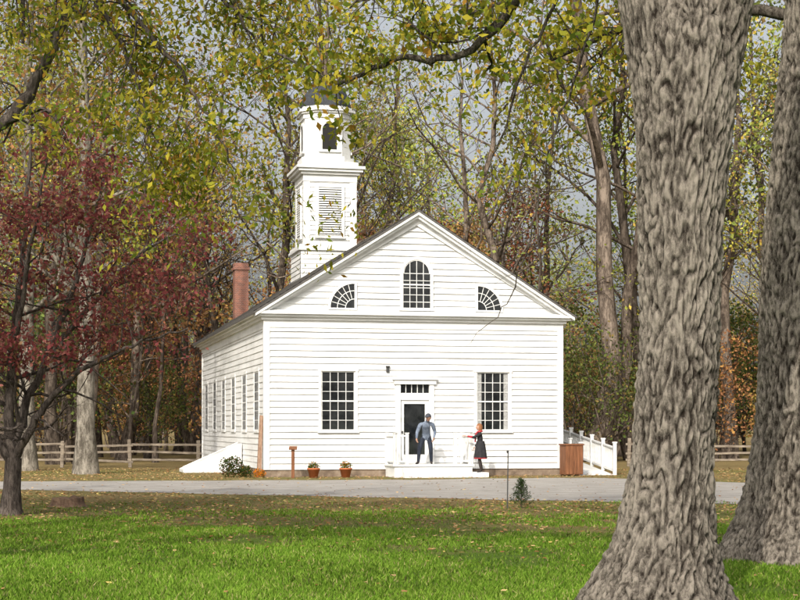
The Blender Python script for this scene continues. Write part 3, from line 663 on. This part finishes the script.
# ------------------------------------------------------------------ ground
def ground_mat():
    m, nt, out = new_mat('lawn_and_leaf_litter')
    b = N(nt, 'ShaderNodeBsdfPrincipled'); b.inputs['Roughness'].default_value = 0.95; b.inputs['Specular IOR Level'].default_value = 0.1
    g = nt.nodes.new('ShaderNodeNewGeometry'); sp = nt.nodes.new('ShaderNodeSeparateXYZ'); nt.links.new(g.outputs['Position'], sp.inputs[0])
    def noi(s, d=5, r=.6):
        n_ = N(nt, 'ShaderNodeTexNoise', Scale=s, Detail=d, Roughness=r); nt.links.new(g.outputs['Position'], n_.inputs['Vector']); return n_.outputs['Fac']
    fine, mid, big = noi(22, 5, .75), noi(1.6, 5), noi(.22, 3)
    grass = ramp(nt, fine, [(.3, (.028, .056, .008)), (.55, (.085, .145, .018)), (.8, (.16, .22, .035))])
    brown = ramp(nt, fine, [(.3, (.08, .052, .026)), (.5, (.20, .145, .065)), (.65, (.32, .22, .11)), (.85, (.44, .33, .19))])
    def mr(v, a, b_, c=0, d=1):
        n_ = N(nt, 'ShaderNodeMapRange'); n_.inputs['From Min'].default_value = a; n_.inputs['From Max'].default_value = b_; n_.inputs['To Min'].default_value = c; n_.inputs['To Max'].default_value = d; nt.links.new(v, n_.inputs['Value']); return n_.outputs[0]
    def mth(op, a, b_):
        n_ = N(nt, 'ShaderNodeMath', operation=op)
        for i, x in enumerate((a, b_)):
            if isinstance(x, (int, float)): n_.inputs[i].default_value = x
            else: nt.links.new(x, n_.inputs[i])
        return n_.outputs[0]
    y = sp.outputs['Y']
    far = mr(y, 18, 28, -.05, .62); forest = mr(y, 60, 70, 0, .6)
    s = mth('ADD', far, forest); s = mth('ADD', s, mth('MULTIPLY', mth('SUBTRACT', mid, .5), 1.3)); s = mth('ADD', s, mth('MULTIPLY', mth('SUBTRACT', big, .5), 1.1))
    fac = mr(s, .04, .76, 0, .92)
    mx = N(nt, 'ShaderNodeMix', data_type='RGBA'); nt.links.new(fac, mx.inputs['Factor']); nt.links.new(grass, mx.inputs['A']); nt.links.new(brown, mx.inputs['B'])
    nt.links.new(mx.outputs['Result'], b.inputs['Base Color'])
    bp = N(nt, 'ShaderNodeBump', Strength=.8, Distance=.04); nt.links.new(fine, bp.inputs['Height']); nt.links.new(bp.outputs[0], b.inputs['Normal'])
    nt.links.new(b.outputs[0], out.inputs[0]); return m
me = np_mesh('ground', [(-1500, -1500, 0), (1500, -1500, 0), (1500, 1500, 0), (-1500, 1500, 0)], [(0, 1, 2, 3)]); me.materials.append(ground_mat()); link(bpy.data.objects.new('ground', me))
NX, NY = [-60, -12, -4, 1, 6, 12, 60], [50, 42.5, 38.5, 36.2, 34.2, 31.5, 18]; FX, FY = [-60, -14, -6, 0, 6, 9, 14, 60], [56, 47.5, 48.6, 49.4, 51.5, 48, 42, 30]
xs = np.linspace(-60, 60, 401); near = []; farr = []
for x in xs:
    j = .45*noise.noise(Vector((x*.6, 0, 0)))+.28*noise.noise(Vector((x*2.3, 3, 0)))
    near.append((x, np.interp(x, NX, NY)+j, .004)); farr.append((x, np.interp(x, FX, FY)-j, .004))
n_ = len(xs); GRAVEL = noisy_mat('gravel', [(.28, (.12, .108, .095)), (.42, (.24, .222, .20)), (.55, (.33, .31, .285)), (.72, (.48, .455, .42))], scale=1.4, detail=12, bump=.6, nrough=.86, stretch=(.6, 1, 1))
me = np_mesh('gravel_path', near+farr, [(i, i+1, n_+i+1, n_+i) for i in range(n_-1)]); me.materials.append(GRAVEL); link(bpy.data.objects.new('gravel_path', me))

n = 290000; rg = np.random.default_rng(3)
Y = 12.5+22*rg.random(n)**1.3; X = (rg.random(n)*2-1)*(Y*.27+1.2)
cl = V([noise.noise(Vector((x*.45, y*.45, 1.3)))+.5*noise.noise(Vector((x*1.5, y*1.5, 5.3))) for x, y in zip(X, Y)])
keep = rg.random(n) < np.clip(1.15-(Y-16.5)/11+cl*1.1, .05, 1); X, Y, cl = X[keep], Y[keep], cl[keep]; n = len(X)
h = .025+.04*rg.random(n)+.012*np.clip(cl, -1, 1); a = rg.random(n)*6.283; w = .007+.004*rg.random(n)+Y*.0001
base = np.stack([X, Y, np.zeros(n)], 1); sdv = np.stack([np.cos(a), np.sin(a), np.zeros(n)], 1)*w[:, None]; ln = rg.normal(0, .5, (n, 2))*h[:, None]
tip = base+np.stack([ln[:, 0], ln[:, 1], h], 1)
v = np.stack([base-sdv, base+sdv, tip], 1).reshape(-1, 3)
pal = V([(.090, .175, .018), (.13, .22, .026), (.17, .26, .038), (.27, .26, .10)]); ci = rg.choice(4, n, p=[.34, .36, .22, .08]); c = pal[ci]*(.75+.5*rg.random((n, 1)))*(1+.30*cl[:, None])
me = np_mesh('lawn_grass', v, np.arange(3*n).reshape(-1, 3), np.repeat(c, 3, 0)); me.materials.append(GRASSM); link(bpy.data.objects.new('lawn_grass', me))
n = 36000; Y = 13+50*rg.random(n)**.85; X = (rg.random(n)*2-1)*(Y*.28+2); onp = (Y > np.interp(X, NX, NY)) & (Y < np.interp(X, FX, FY))
keep = rg.random(n) < np.clip(.04+(Y-18.5)/14, .045, 1)*np.where(onp, .07, 1); X, Y = X[keep], Y[keep]; n = len(X)
P = np.stack([X, Y, .012+.03*rg.random(n)], 1)
me = leaf_mesh('fallen_leaves', P, .08, [(.34, .20, .09, 3), (.44, .30, .15, 2), (.24, .11, .05, 2.4), (.48, .36, .12, .8)], rg, aspect=.7)
co = np.empty(len(me.vertices)*3, np.float32); me.vertices.foreach_get('co', co); co = co.reshape(-1, 4, 3); co[:, :, 2] = co[:, :1, 2]+(co[:, :, 2]-co[:, :1, 2])*.25; co[:, :, 2] = np.maximum(co[:, :, 2], .008); me.vertices.foreach_set('co', co.ravel())
me.materials.append(LITTER); link(bpy.data.objects.new('fallen_leaves', me))

# ------------------------------------------------------------------ foreground trees
def big_trunk(path, rads, seg=260, rows=560, seed=0.0, amp=.046):
    path = V(path, float); z = path[:, 2]; zz = z[0]+(z[-1]-z[0])*np.linspace(0, 1, rows)
    def sm(c):
        y = np.interp(zz, z, c)
        k = max(3, rows//22); ker = np.ones(k)/k; yp = np.concatenate([np.full(k, y[0]), y, np.full(k, y[-1])]); yp = np.convolve(yp, ker, 'same'); return yp[k:-k]
    cx_, cy_, rr = sm(path[:, 0]), sm(path[:, 1]), sm(rads)
    vs = []; cs = []
    for i in range(rows):
        fl = math.exp(-max(0, zz[i])/.45); am = amp*min(1, rr[i]/.3)
        for k in range(seg):
            a = 2*math.pi*k/seg; ca, sa = math.cos(a), math.sin(a); r = rr[i]
            lob = (.10*math.sin(a*5+seed)+.06*math.sin(a*3+1+seed))*fl+.03*math.sin(a*3+zz[i]*.5+seed)
            q = Vector((ca*r*15+seed, sa*r*15, zz[i]*4.0)); w_ = noise.noise(q*.5)*1.1
            nz = noise.noise(q+Vector((w_, w_, w_))); rid = 1-min(1, abs(nz)*3.8)     # 1 in the furrow
            n2 = noise.noise(q*2.7+Vector((5, 3, 1)))
            hgt = (1-rid)*.62+n2*.6
            r2 = r*(1+lob)+am*(hgt-.45)+.025*noise.noise(Vector((ca, sa, zz[i]*.7+seed)))
            vs.append((cx_[i]+ca*r2, cy_[i]+sa*r2, zz[i])); cs.append(min(1, max(0, .25+hgt*.8)))
    i = np.arange(rows-1)[:, None]*seg; j = np.arange(seg)[None, :]; j2 = (j+1) % seg
    return V(vs), np.stack([i+j, i+j2, i+seg+j2, i+seg+j], -1).reshape(-1, 4), V(cs)
def combine(name, parts):
    vv = []; ff = []; cc = []; o = 0
    for v_, f_, c_ in parts: vv.append(v_); ff.append(f_+o); cc.append(c_); o += len(v_)
    c = np.concatenate(cc)
    return np_mesh(name, np.concatenate(vv), np.concatenate(ff), np.repeat(c[:, None], 3, 1), smooth=True)
def wpart(Wd): v_ = np.concatenate(Wd.v); return v_, np.concatenate(Wd.f), np.full(len(v_), .30)
YG = [(.28, .28, .035, 3), (.15, .20, .03, 2.4), (.48, .41, .05, 2.8), (.36, .20, .035, .7)]
def limb(Wd, tips2, pts, r0, r1, rg, sub=9, sl=1.0, up=-.06, maxl=2, nch=(4, 3)):
    pts = V(pts, float); m = 6*(len(pts)-1)+1; s_ = np.linspace(0, len(pts)-1, m)
    P = np.stack([np.interp(s_, range(len(pts)), pts[:, c]) for c in range(3)], 1)
    for _ in range(3): P[1:-1] = (P[:-2]+2*P[1:-1]+P[2:])/4
    P[1:-1] += rg.normal(0, .02, (m-2, 3)); rad = np.linspace(r0, r1, m); Wd.tube(P, rad, 8)
    for i in range(sub):
        t = .12+.88*(i+rg.random())/sub; k = min(m-2, int(t*(m-1))); tg = norm(P[k+1]-P[k]); pr = norm(np.cross(tg, rg.normal(0, 1, 3)))
        grow(Wd, tips2, P[k], tg*.5+pr+V([0, 0, -.15]), sl*(.6+.8*rg.random()), rad[k]*.5, 1, 1+maxl, rg, up=up, nch=(0,)+nch, wander=.2)
tx, ty = 2.30, 14.2
b1 = big_trunk([(tx-.02, ty, -.05), (tx, ty, .2), (tx+.06, ty, .6), (tx+.11, ty, 1.3), (tx+.17, ty, 2.5), (tx+.19, ty, 3.6), (tx+.21, ty, 4.3), (tx+.23, ty, 5.0), (tx+.23, ty, 5.5)], [.72, .59, .45, .355, .345, .365, .42, .44, .30])
b2 = big_trunk([(tx+.16, ty, 3.5), (tx+.10, ty, 4.2), (tx-.02, ty, 5.2), (tx-.33, ty+.2, 7.5), (tx-.9, ty+.4, 10)], [.18, .28, .30, .27, .2], 140, 330, seed=3)
b3 = big_trunk([(tx+.24, ty, 3.5), (tx+.34, ty, 4.2), (tx+.50, ty, 5.2), (tx+.9, ty-.2, 7.5), (tx+1.3, ty-.3, 10.5)], [.18, .27, .29, .27, .2], 140, 330, seed=7)
Wd = Wood(); tips = []; rg = np.random.default_rng(11)
for (p, d, l, r) in (((tx-.6, ty+.3, 8.5), (-.8, .5, .7), 5.5, .14), ((tx-.9, ty+.4, 10), (-.4, .2, 1), 6, .19), ((tx+1.3, ty-.3, 10.4), (.5, -.2, 1), 6, .19), ((tx+1, ty-.2, 8.6), (1, .6, .6), 5, .14), ((tx+.8, ty, 8.0), (.5, -1, .7), 5, .13)):
    grow(Wd, tips, V(p, float), V(d, float), l, r, 0, 3, rg, nch=(6, 5, 4))
ctips = list(tips); tips2 = []; tw = []
limb(Wd, tips2, [(2.15, 14.3, 6.6), (1.5, 15.2, 6.25), (1.05, 15.8, 5.65), (.65, 16, 5.3), (.0, 16.2, 5.38), (-.6, 16.4, 5.1), (-1.3, 16.6, 5.5)], .065, .012, rg, 12, .75)
limb(Wd, tips2, [(2.1, 14.3, 7.6), (1.4, 14.8, 6.7), (.8, 15.3, 6.1), (.1, 15.6, 5.95), (-.5, 16, 5.8)], .07, .01, rg, 12, .8)
limb(Wd, tw, [(2.1, 14.3, 6.3), (1.75, 15.2, 5.2), (1.45, 15.6, 4.3), (1.25, 15.8, 3.3), (1.0, 15.9, 2.75), (.66, 15.95, 2.42)], .016, .002, rg, 4, .3, nch=(2, 1))
limb(Wd, tw, [(2.1, 14.3, 6.9), (1.6, 15.2, 5.9), (1.2, 15.6, 5.1), (.95, 15.8, 4.3), (.75, 15.9, 3.8)], .024, .003, rg, 9, .6, nch=(2, 2))
me = combine('trunk', [b1, b2, b3, wpart(Wd)])
tws = [t_ for t_ in tw if t_[2] > 3.9]
L1 = np.concatenate([scatter(ctips, 8000, .35, rg), scatter(tips2, 2300, .10, rg), scatter(tws, 220, .08, rg)])
tree_obj('oak_tree', me, leaf_mesh('foliage', L1, .085, YG, rg, droop=.6), BARK_OAK, LEAF)
tx, ty = 4.76, 19.4
b1 = big_trunk([(tx, ty, -.05), (tx+.0, ty, .2), (tx+.04, ty, .7), (tx+.08, ty, 1.6), (tx+.14, ty, 4), (tx+.3, ty, 6), (tx+.5, ty, 9), (tx+.6, ty, 12)], [.92, .76, .59, .51, .48, .45, .4, .3], rows=700, seed=12, amp=.055)
Wd = Wood(); tips = []; rg = np.random.default_rng(15)
for (z, d, l, r) in ((7.5, (1, .3, .7), 6, .18), (8.5, (-.8, .6, .7), 6, .16), (9.5, (.3, -1, .7), 6, .16), (11, (-.3, -.5, 1), 6, .18), (11.8, (.3, .4, 1), 7, .2), (10, (.2, 1, .6), 6, .16)):
    grow(Wd, tips, V([tx+.4, ty, z]), V(d, float), l, r, 0, 3, rg, nch=(6, 5, 4))
tips2 = []
limb(Wd, tips2, [(tx+.3, ty, 6.6), (3.9, 20.2, 6.9), (3.0, 21, 6.9), (2.2, 21.5, 6.6), (1.5, 22, 6.5)], .08, .012, rg, 12, 1.0)
me = combine('trunk', [b1, wpart(Wd)])
tree_obj('oak_tree', me, leaf_mesh('foliage', np.concatenate([scatter(tips, 9000, .38, rg), scatter(tips2, 1800, .16, rg)]), .10, YG, rg, droop=.4), BARK_OAK, LEAF)
rg = np.random.default_rng(21); Wd = Wood(); tips = []; tips2 = []
bx_, by_ = -8.6, 18.0
Wd.tube([(bx_, by_, -.05), (bx_, by_, .5), (bx_+.1, by_, 2.5), (bx_+.2, by_, 5), (bx_+.3, by_, 8), (bx_+.2, by_, 11)], [.55, .42, .36, .33, .27, .2], 20)
for (z, d, l, r) in ((8, (-1, .3, .6), 5.5, .14), (9, (.2, -1, .7), 5.5, .14), (10.8, (.2, .3, 1), 6, .18), (10.2, (-.3, 1, .7), 5, .14)):
    grow(Wd, tips, V([bx_+.25, by_, z]), V(d, float), l, r, 0, 3, rg, nch=(6, 4, 4))
limb(Wd, tips2, [(bx_+.2, by_, 4.2), (-6.4, 18.6, 4.6), (-4.9, 19.2, 5.1), (-4.45, 19.4, 5.7), (-4.1, 19.4, 6.5), (-3.5, 19.3, 7.5), (-2.8, 19, 8.4)], .09, .05, rg, 6, 1.3)
limb(Wd, tips2, [(bx_+.25, by_, 6.2), (-6.5, 18.2, 7.3), (-4.5, 18.4, 7.8), (-2.8, 18.6, 7.5), (-1.6, 18.8, 7.1), (-.5, 19, 7.1), (.6, 19.2, 7.1)], .14, .015, rg, 18, 1.3, up=-.13)
limb(Wd, tips2, [(-4.5, 18.4, 7.8), (-3.4, 18, 6.7), (-2.7, 17.9, 5.9), (-2.2, 17.9, 5.2), (-1.85, 18, 4.5)], .045, .008, rg, 12, 1.0, up=-.12)
limb(Wd, tips2, [(-4.2, 18.3, 7.8), (-3.5, 18.1, 6.6), (-3.0, 18.1, 5.6), (-2.7, 18.1, 4.6)], .04, .008, rg, 12, .9, up=-.12)
limb(Wd, tips2, [(-2.8, 18.6, 7.5), (-2.3, 18.3, 6.8), (-1.8, 18.3, 6.3), (-1.6, 18.3, 5.9)], .04, .008, rg, 8, .7, up=-.08)
tree_obj('walnut_tree', Wd, leaf_mesh('foliage', np.concatenate([scatter(tips, 5000, .35, rg), scatter(tips2, 10500, .17, rg)]), .088, YG, rg, droop=.8, aspect=.42), BARK_GREY, LEAF)
# dogwood with red leaves
rg = np.random.default_rng(33); Wd = Wood(); tips = []
bx_, by_ = -7.13, 29.4
Wd.tube([(bx_-.03, by_, -.05), (bx_-.02, by_, .15), (bx_, by_, .5), (bx_+.03, by_, 1.05)], [.27, .20, .16, .15], 14)
for pts, r0, r1, sub, sl in (
    ([(0, 0, .95), (-.1, .1, 1.8), (-.05, .15, 2.9), (.15, .1, 4.4), (.3, .2, 6.8)], .12, .03, 15, 1.8),
    ([(.02, 0, 1.0), (.35, -.2, 1.55), (.85, -.4, 2.2), (1.5, -.5, 2.75), (2.3, -.6, 3.1), (3.3, -.5, 3.4)], .085, .015, 11, 1.2),
    ([(.02, 0, 1.02), (.15, .3, 2.0), (.7, .5, 3.3), (1.2, .6, 4.8), (1.6, .5, 6.4)], .10, .02, 14, 1.6),
    ([(-.02, 0, 1.0), (-.6, -.2, 2.0), (-1.3, -.3, 3.4), (-2.0, -.3, 5.0)], .10, .02, 10, 1.8),
    ([(-.05, .1, 2.4), (.3, -.7, 3.6), (.7, -1.3, 5.0), (1.0, -1.6, 6.4)], .07, .015, 12, 1.4),
    ([(.6, .5, 2.9), (1.4, 1.0, 4.1), (2.2, 1.3, 5.0), (2.9, 1.4, 5.4)], .06, .012, 10, 1.2)):
    limb(Wd, tips, V(pts)+V([bx_, by_, 0]), r0, r1, rg, sub, sl, up=.03, nch=(4, 4))
RED = [(.28, .075, .075, 3), (.20, .06, .058, 3), (.42, .17, .14, 1.8), (.36, .21, .12, 1.2), (.15, .13, .05, .9)]
tp = V(tips); tp = tp[tp[:, 2] > 2.7]
tree_obj('dogwood_tree', Wd, leaf_mesh('foliage', scatter(tp, 12500, .20, rg), .095, RED, rg, droop=.5), BARK_GREY, LEAF)

# ------------------------------------------------------------------ forest
def forest_variant(seed, H, r, cs, nl, nleaf, size, pal, sig=.5, ll=.30, nch=(4, 4), multi=1, up=.05):
    rg = np.random.default_rng(seed); Wd = Wood(); tips = []
    for s_ in range(multi):
        m = 9; pts = np.zeros((m+1, 3)); pts[:, 2] = np.linspace(-.1, H, m+1); pts[1:, :2] = np.cumsum(rg.normal(0, H*.012, (m, 2)), 0)
        if multi > 1: a = s_*2.4+rg.random(); pts[:, 0] += math.cos(a)*np.linspace(0, H*.22, m+1); pts[:, 1] += math.sin(a)*np.linspace(0, H*.22, m+1)
        rad = r*(1-.85*np.linspace(0, 1, m+1)); rad[0] *= 1.5; Wd.tube(pts, rad, 9)
        for i in range(nl):
            t = cs+(1-cs)*(i+rg.random())/nl; x = min(t*m, m-1e-3); k = int(x); q = pts[k]*(1-x+k)+pts[k+1]*(x-k)
            a = rg.random()*6.283; e_ = .5+.5*rg.random()
            grow(Wd, tips, q, V([math.cos(a), math.sin(a), e_]), H*ll*(1.15-.65*t)*(.7+.6*rg.random()), r*(1-.85*t)*.40+.010, 1, 3, rg, nch=(0,)+nch, wander=.2, up=up)
    wv, wf = np.concatenate(Wd.v), np.concatenate(Wd.f)
    lv, lf, lc = leaf_arrays(scatter(tips, nleaf, sig, rg), size, pal, rg, aspect=.7, jitter=.35)
    me = np_mesh('tree', np.concatenate([wv, lv]), np.concatenate([wf, lf+len(wv)]), np.concatenate([np.full((len(wv), 3), .15), lc]))
    me.materials.append(BARK_FOREST); me.materials.append(LEAF_F)
    mi = np.zeros(len(wf)+len(lf), np.int32); mi[len(wf):] = 1; me.polygons.foreach_set('material_index', mi)
    sm = np.ones(len(mi), bool); sm[len(wf):] = False; me.polygons.foreach_set('use_smooth', sm)
    return me
RUST = [(.36, .20, .08, 3), (.25, .135, .06, 3), (.46, .28, .08, 1.5)]
OLIVE = [(.19, .20, .05, 3), (.28, .27, .07, 2), (.30, .20, .07, 1)]
YEL = [(.42, .39, .07, 3), (.27, .30, .06, 3), (.48, .35, .07, 1.2)]
REDB = [(.36, .13, .085, 3), (.42, .18, .09, 2), (.24, .12, .07, 2)]
UND = [(.08, .105, .03, 3), (.15, .17, .045, 2), (.20, .14, .05, 1.4)]
VAR = {'bare': forest_variant(101, 25, .34, .32, 17, 700, .20, RUST), 'bare2': forest_variant(102, 22, .26, .25, 18, 600, .2, OLIVE),
       'rust': forest_variant(103, 20, .26, .28, 16, 3200, .21, RUST, .55), 'olive': forest_variant(104, 21, .28, .3, 16, 3200, .21, OLIVE, .55),
       'yellow': forest_variant(105, 23, .3, .3, 16, 3600, .21, YEL, .6), 'red': forest_variant(106, 12, .15, .2, 15, 3200, .16, REDB, .4, ll=.36, nch=(4, 3)),
       'under': forest_variant(107, 5.5, .06, .1, 9, 2400, .15, UND, .35, ll=.4, multi=3, nch=(3, 3)), 'underr': forest_variant(108, 5, .05, .1, 9, 2100, .14, RUST, .35, ll=.4, multi=3, nch=(3, 3)),
       'thin': forest_variant(109, 19, .13, .35, 13, 600, .18, OLIVE, .4, ll=.22), 'shade': forest_variant(110, 16, .3, .42, 11, 5600, .19, YEL, .28, ll=.34, nch=(4, 3))}
forest = empty('background_forest')
def plant(kind, x, y, s=1.0, rz=None, parent=forest):
    me_ = VAR[kind]; rz = random.random()*6.283 if rz is None else rz
    o = bpy.data.objects.new(f'{kind}_tree_part', me_); o.location = (x, y, 0); o.rotation_euler = (random.uniform(-.05, .05), random.uniform(-.05, .05), rz); o.scale = (s, s, s*random.uniform(.9, 1.15)); link(o, parent)
kinds = ['bare', 'bare2', 'rust', 'olive', 'yellow', 'thin']
def blocked(x, y):
    dx, dy = x-C0[0], y-C0[1]; u = dx*cz+dy*sz; v_ = -dx*sz+dy*cz; return -3 < u < 13 and v_ < 23.5
cnt = 0
while cnt < 80:
    y = 70+80*random.random()**1.1; x = random.uniform(-1, 1)*(y*.30+11)
    if blocked(x, y) or (y < 76 and -12 < x < 12): continue
    rel = x/y
    wts = [3, 2.5, 3.0, 1.6, 2.0, 3] if rel < -.05 else [2.6, 2.4, .8, 3.0, 4.0, 3]
    plant(random.choices(kinds, wts)[0], x, y, random.uniform(.75, 1.12)); cnt += 1
for i in range(20):
    y = random.uniform(74, 110); x = random.uniform(-.27, .07)*y
    if not blocked(x, y): plant('red', x, y, random.uniform(.7, 1.2))
for i in range(120):
    y = random.uniform(74, 140); x = random.uniform(-1, 1)*(y*.30+11)
    if not blocked(x, y): plant('under' if random.random() < (.45 if x < 0 else .82) else 'underr', x, y, random.uniform(.7, 1.5))
for x, y, s, k in ((9.3, 76, 1.45, 'bare'), (4.9, 80, 1.2, 'bare2'), (6.6, 78, 1.0, 'thin'), (11.6, 79, 1.1, 'bare'), (2.6, 82, 1.0, 'bare2'), (-13.9, 80, 1.1, 'bare2'), (-11.3, 74, .9, 'thin'), (16.5, 80, 1.2, 'olive'), (13.2, 84, 1.2, 'yellow'), (-19, 78, 1.2, 'rust'), (12.2, 90, .9, 'yellow'), (7.5, 88, .95, 'olive'), (1.5, 92, .8, 'red'), (3.5, 96, .9, 'red')): plant(k, x, y, s)
fl = empty('distant_tree_line')
for i in range(64):
    a = random.uniform(-.5, .5); d = random.uniform(165, 210); plant(random.choice(['rust', 'olive', 'yellow', 'under', 'under', 'olive']), math.sin(a)*d, math.cos(a)*d, random.uniform(.6, .9), parent=fl)
# unseen trees added beside the view so their crowns dapple the grass
for x, y, s in ((-8.5, 8.5, 1.0), (6.5, 1.0, .95), (-14, 14, 1.05)):
    e = empty('added_shade_tree', (x, y, 0)); plant('shade', 0, 0, s, parent=e)
def sycamore(x, y, r, H, seed):
    rg = np.random.default_rng(seed); Wd = Wood(); tips = []
    z = np.linspace(-.1, H, 14); px = np.cumsum(rg.normal(0, .07, 14)); px[:3] = px[0]; rad = r*(1-.75*z/H); rad[0] *= 1.5
    P = np.stack([px-px[0], np.zeros(14), z], 1); Wd.tube(P, rad, 16)
    for i in range(14):
        k = 4+int(i*9/14); a = rg.random()*6.283; grow(Wd, tips, P[k], V([math.cos(a), math.sin(a), .7]), H*.22*(1.2-.04*i), rad[k]*.4, 1, 3, rg, nch=(0, 4, 4), wander=.2)
    tree_obj('sycamore_tree', Wd, leaf_mesh('foliage', scatter(tips, 3500, .4, rg), .16, YEL+RUST, rg, aspect=.8), BARK_PALE, LEAF, (x, y, 0))
sycamore(-10.9, 55.5, .34, 20, 51); sycamore(-14.0, 60, .32, 19, 52)

# ------------------------------------------------------------------ light, sky, camera
EL = math.radians(36); S = Vector((-0.28*math.cos(EL), -0.96*math.cos(EL), math.sin(EL))).normalized()
w = bpy.data.worlds.new('World'); scene.world = w; w.use_nodes = True; nt = w.node_tree
bg = nt.nodes['Background']; sky = nt.nodes.new('ShaderNodeTexSky'); sky.sky_type = 'NISHITA'; sky.sun_disc = False
sky.sun_elevation = EL; sky.sun_rotation = math.atan2(S.x, S.y); sky.air_density = 1.0; sky.dust_density = 7.0; sky.ozone_density = .5
hs = nt.nodes.new('ShaderNodeHueSaturation'); hs.inputs['Saturation'].default_value = .28; hs.inputs['Value'].default_value = 1.25
nt.links.new(sky.outputs[0], hs.inputs['Color']); nt.links.new(hs.outputs[0], bg.inputs[0]); bg.inputs[1].default_value = 0.15
sl = bpy.data.lights.new('sun', 'SUN'); sl.energy = 3.5; sl.angle = math.radians(.55); sl.color = (1, .93, .81)
so = bpy.data.objects.new('sun', sl); so.rotation_euler = S.to_track_quat('Z', 'Y').to_euler(); link(so)
cam = bpy.data.cameras.new('camera'); cam.lens = 72; cam.sensor_width = 36; cam.shift_y = 0.16; cam.clip_end = 3000; cam.clip_start = .1
co_ = bpy.data.objects.new('camera', cam); co_.location = (0, 0, 1.6); co_.rotation_euler = (math.pi/2, 0, 0); link(co_); scene.camera = co_
scene.view_settings.view_transform = 'Standard'; scene.view_settings.look = 'None'; scene.view_settings.exposure = 0
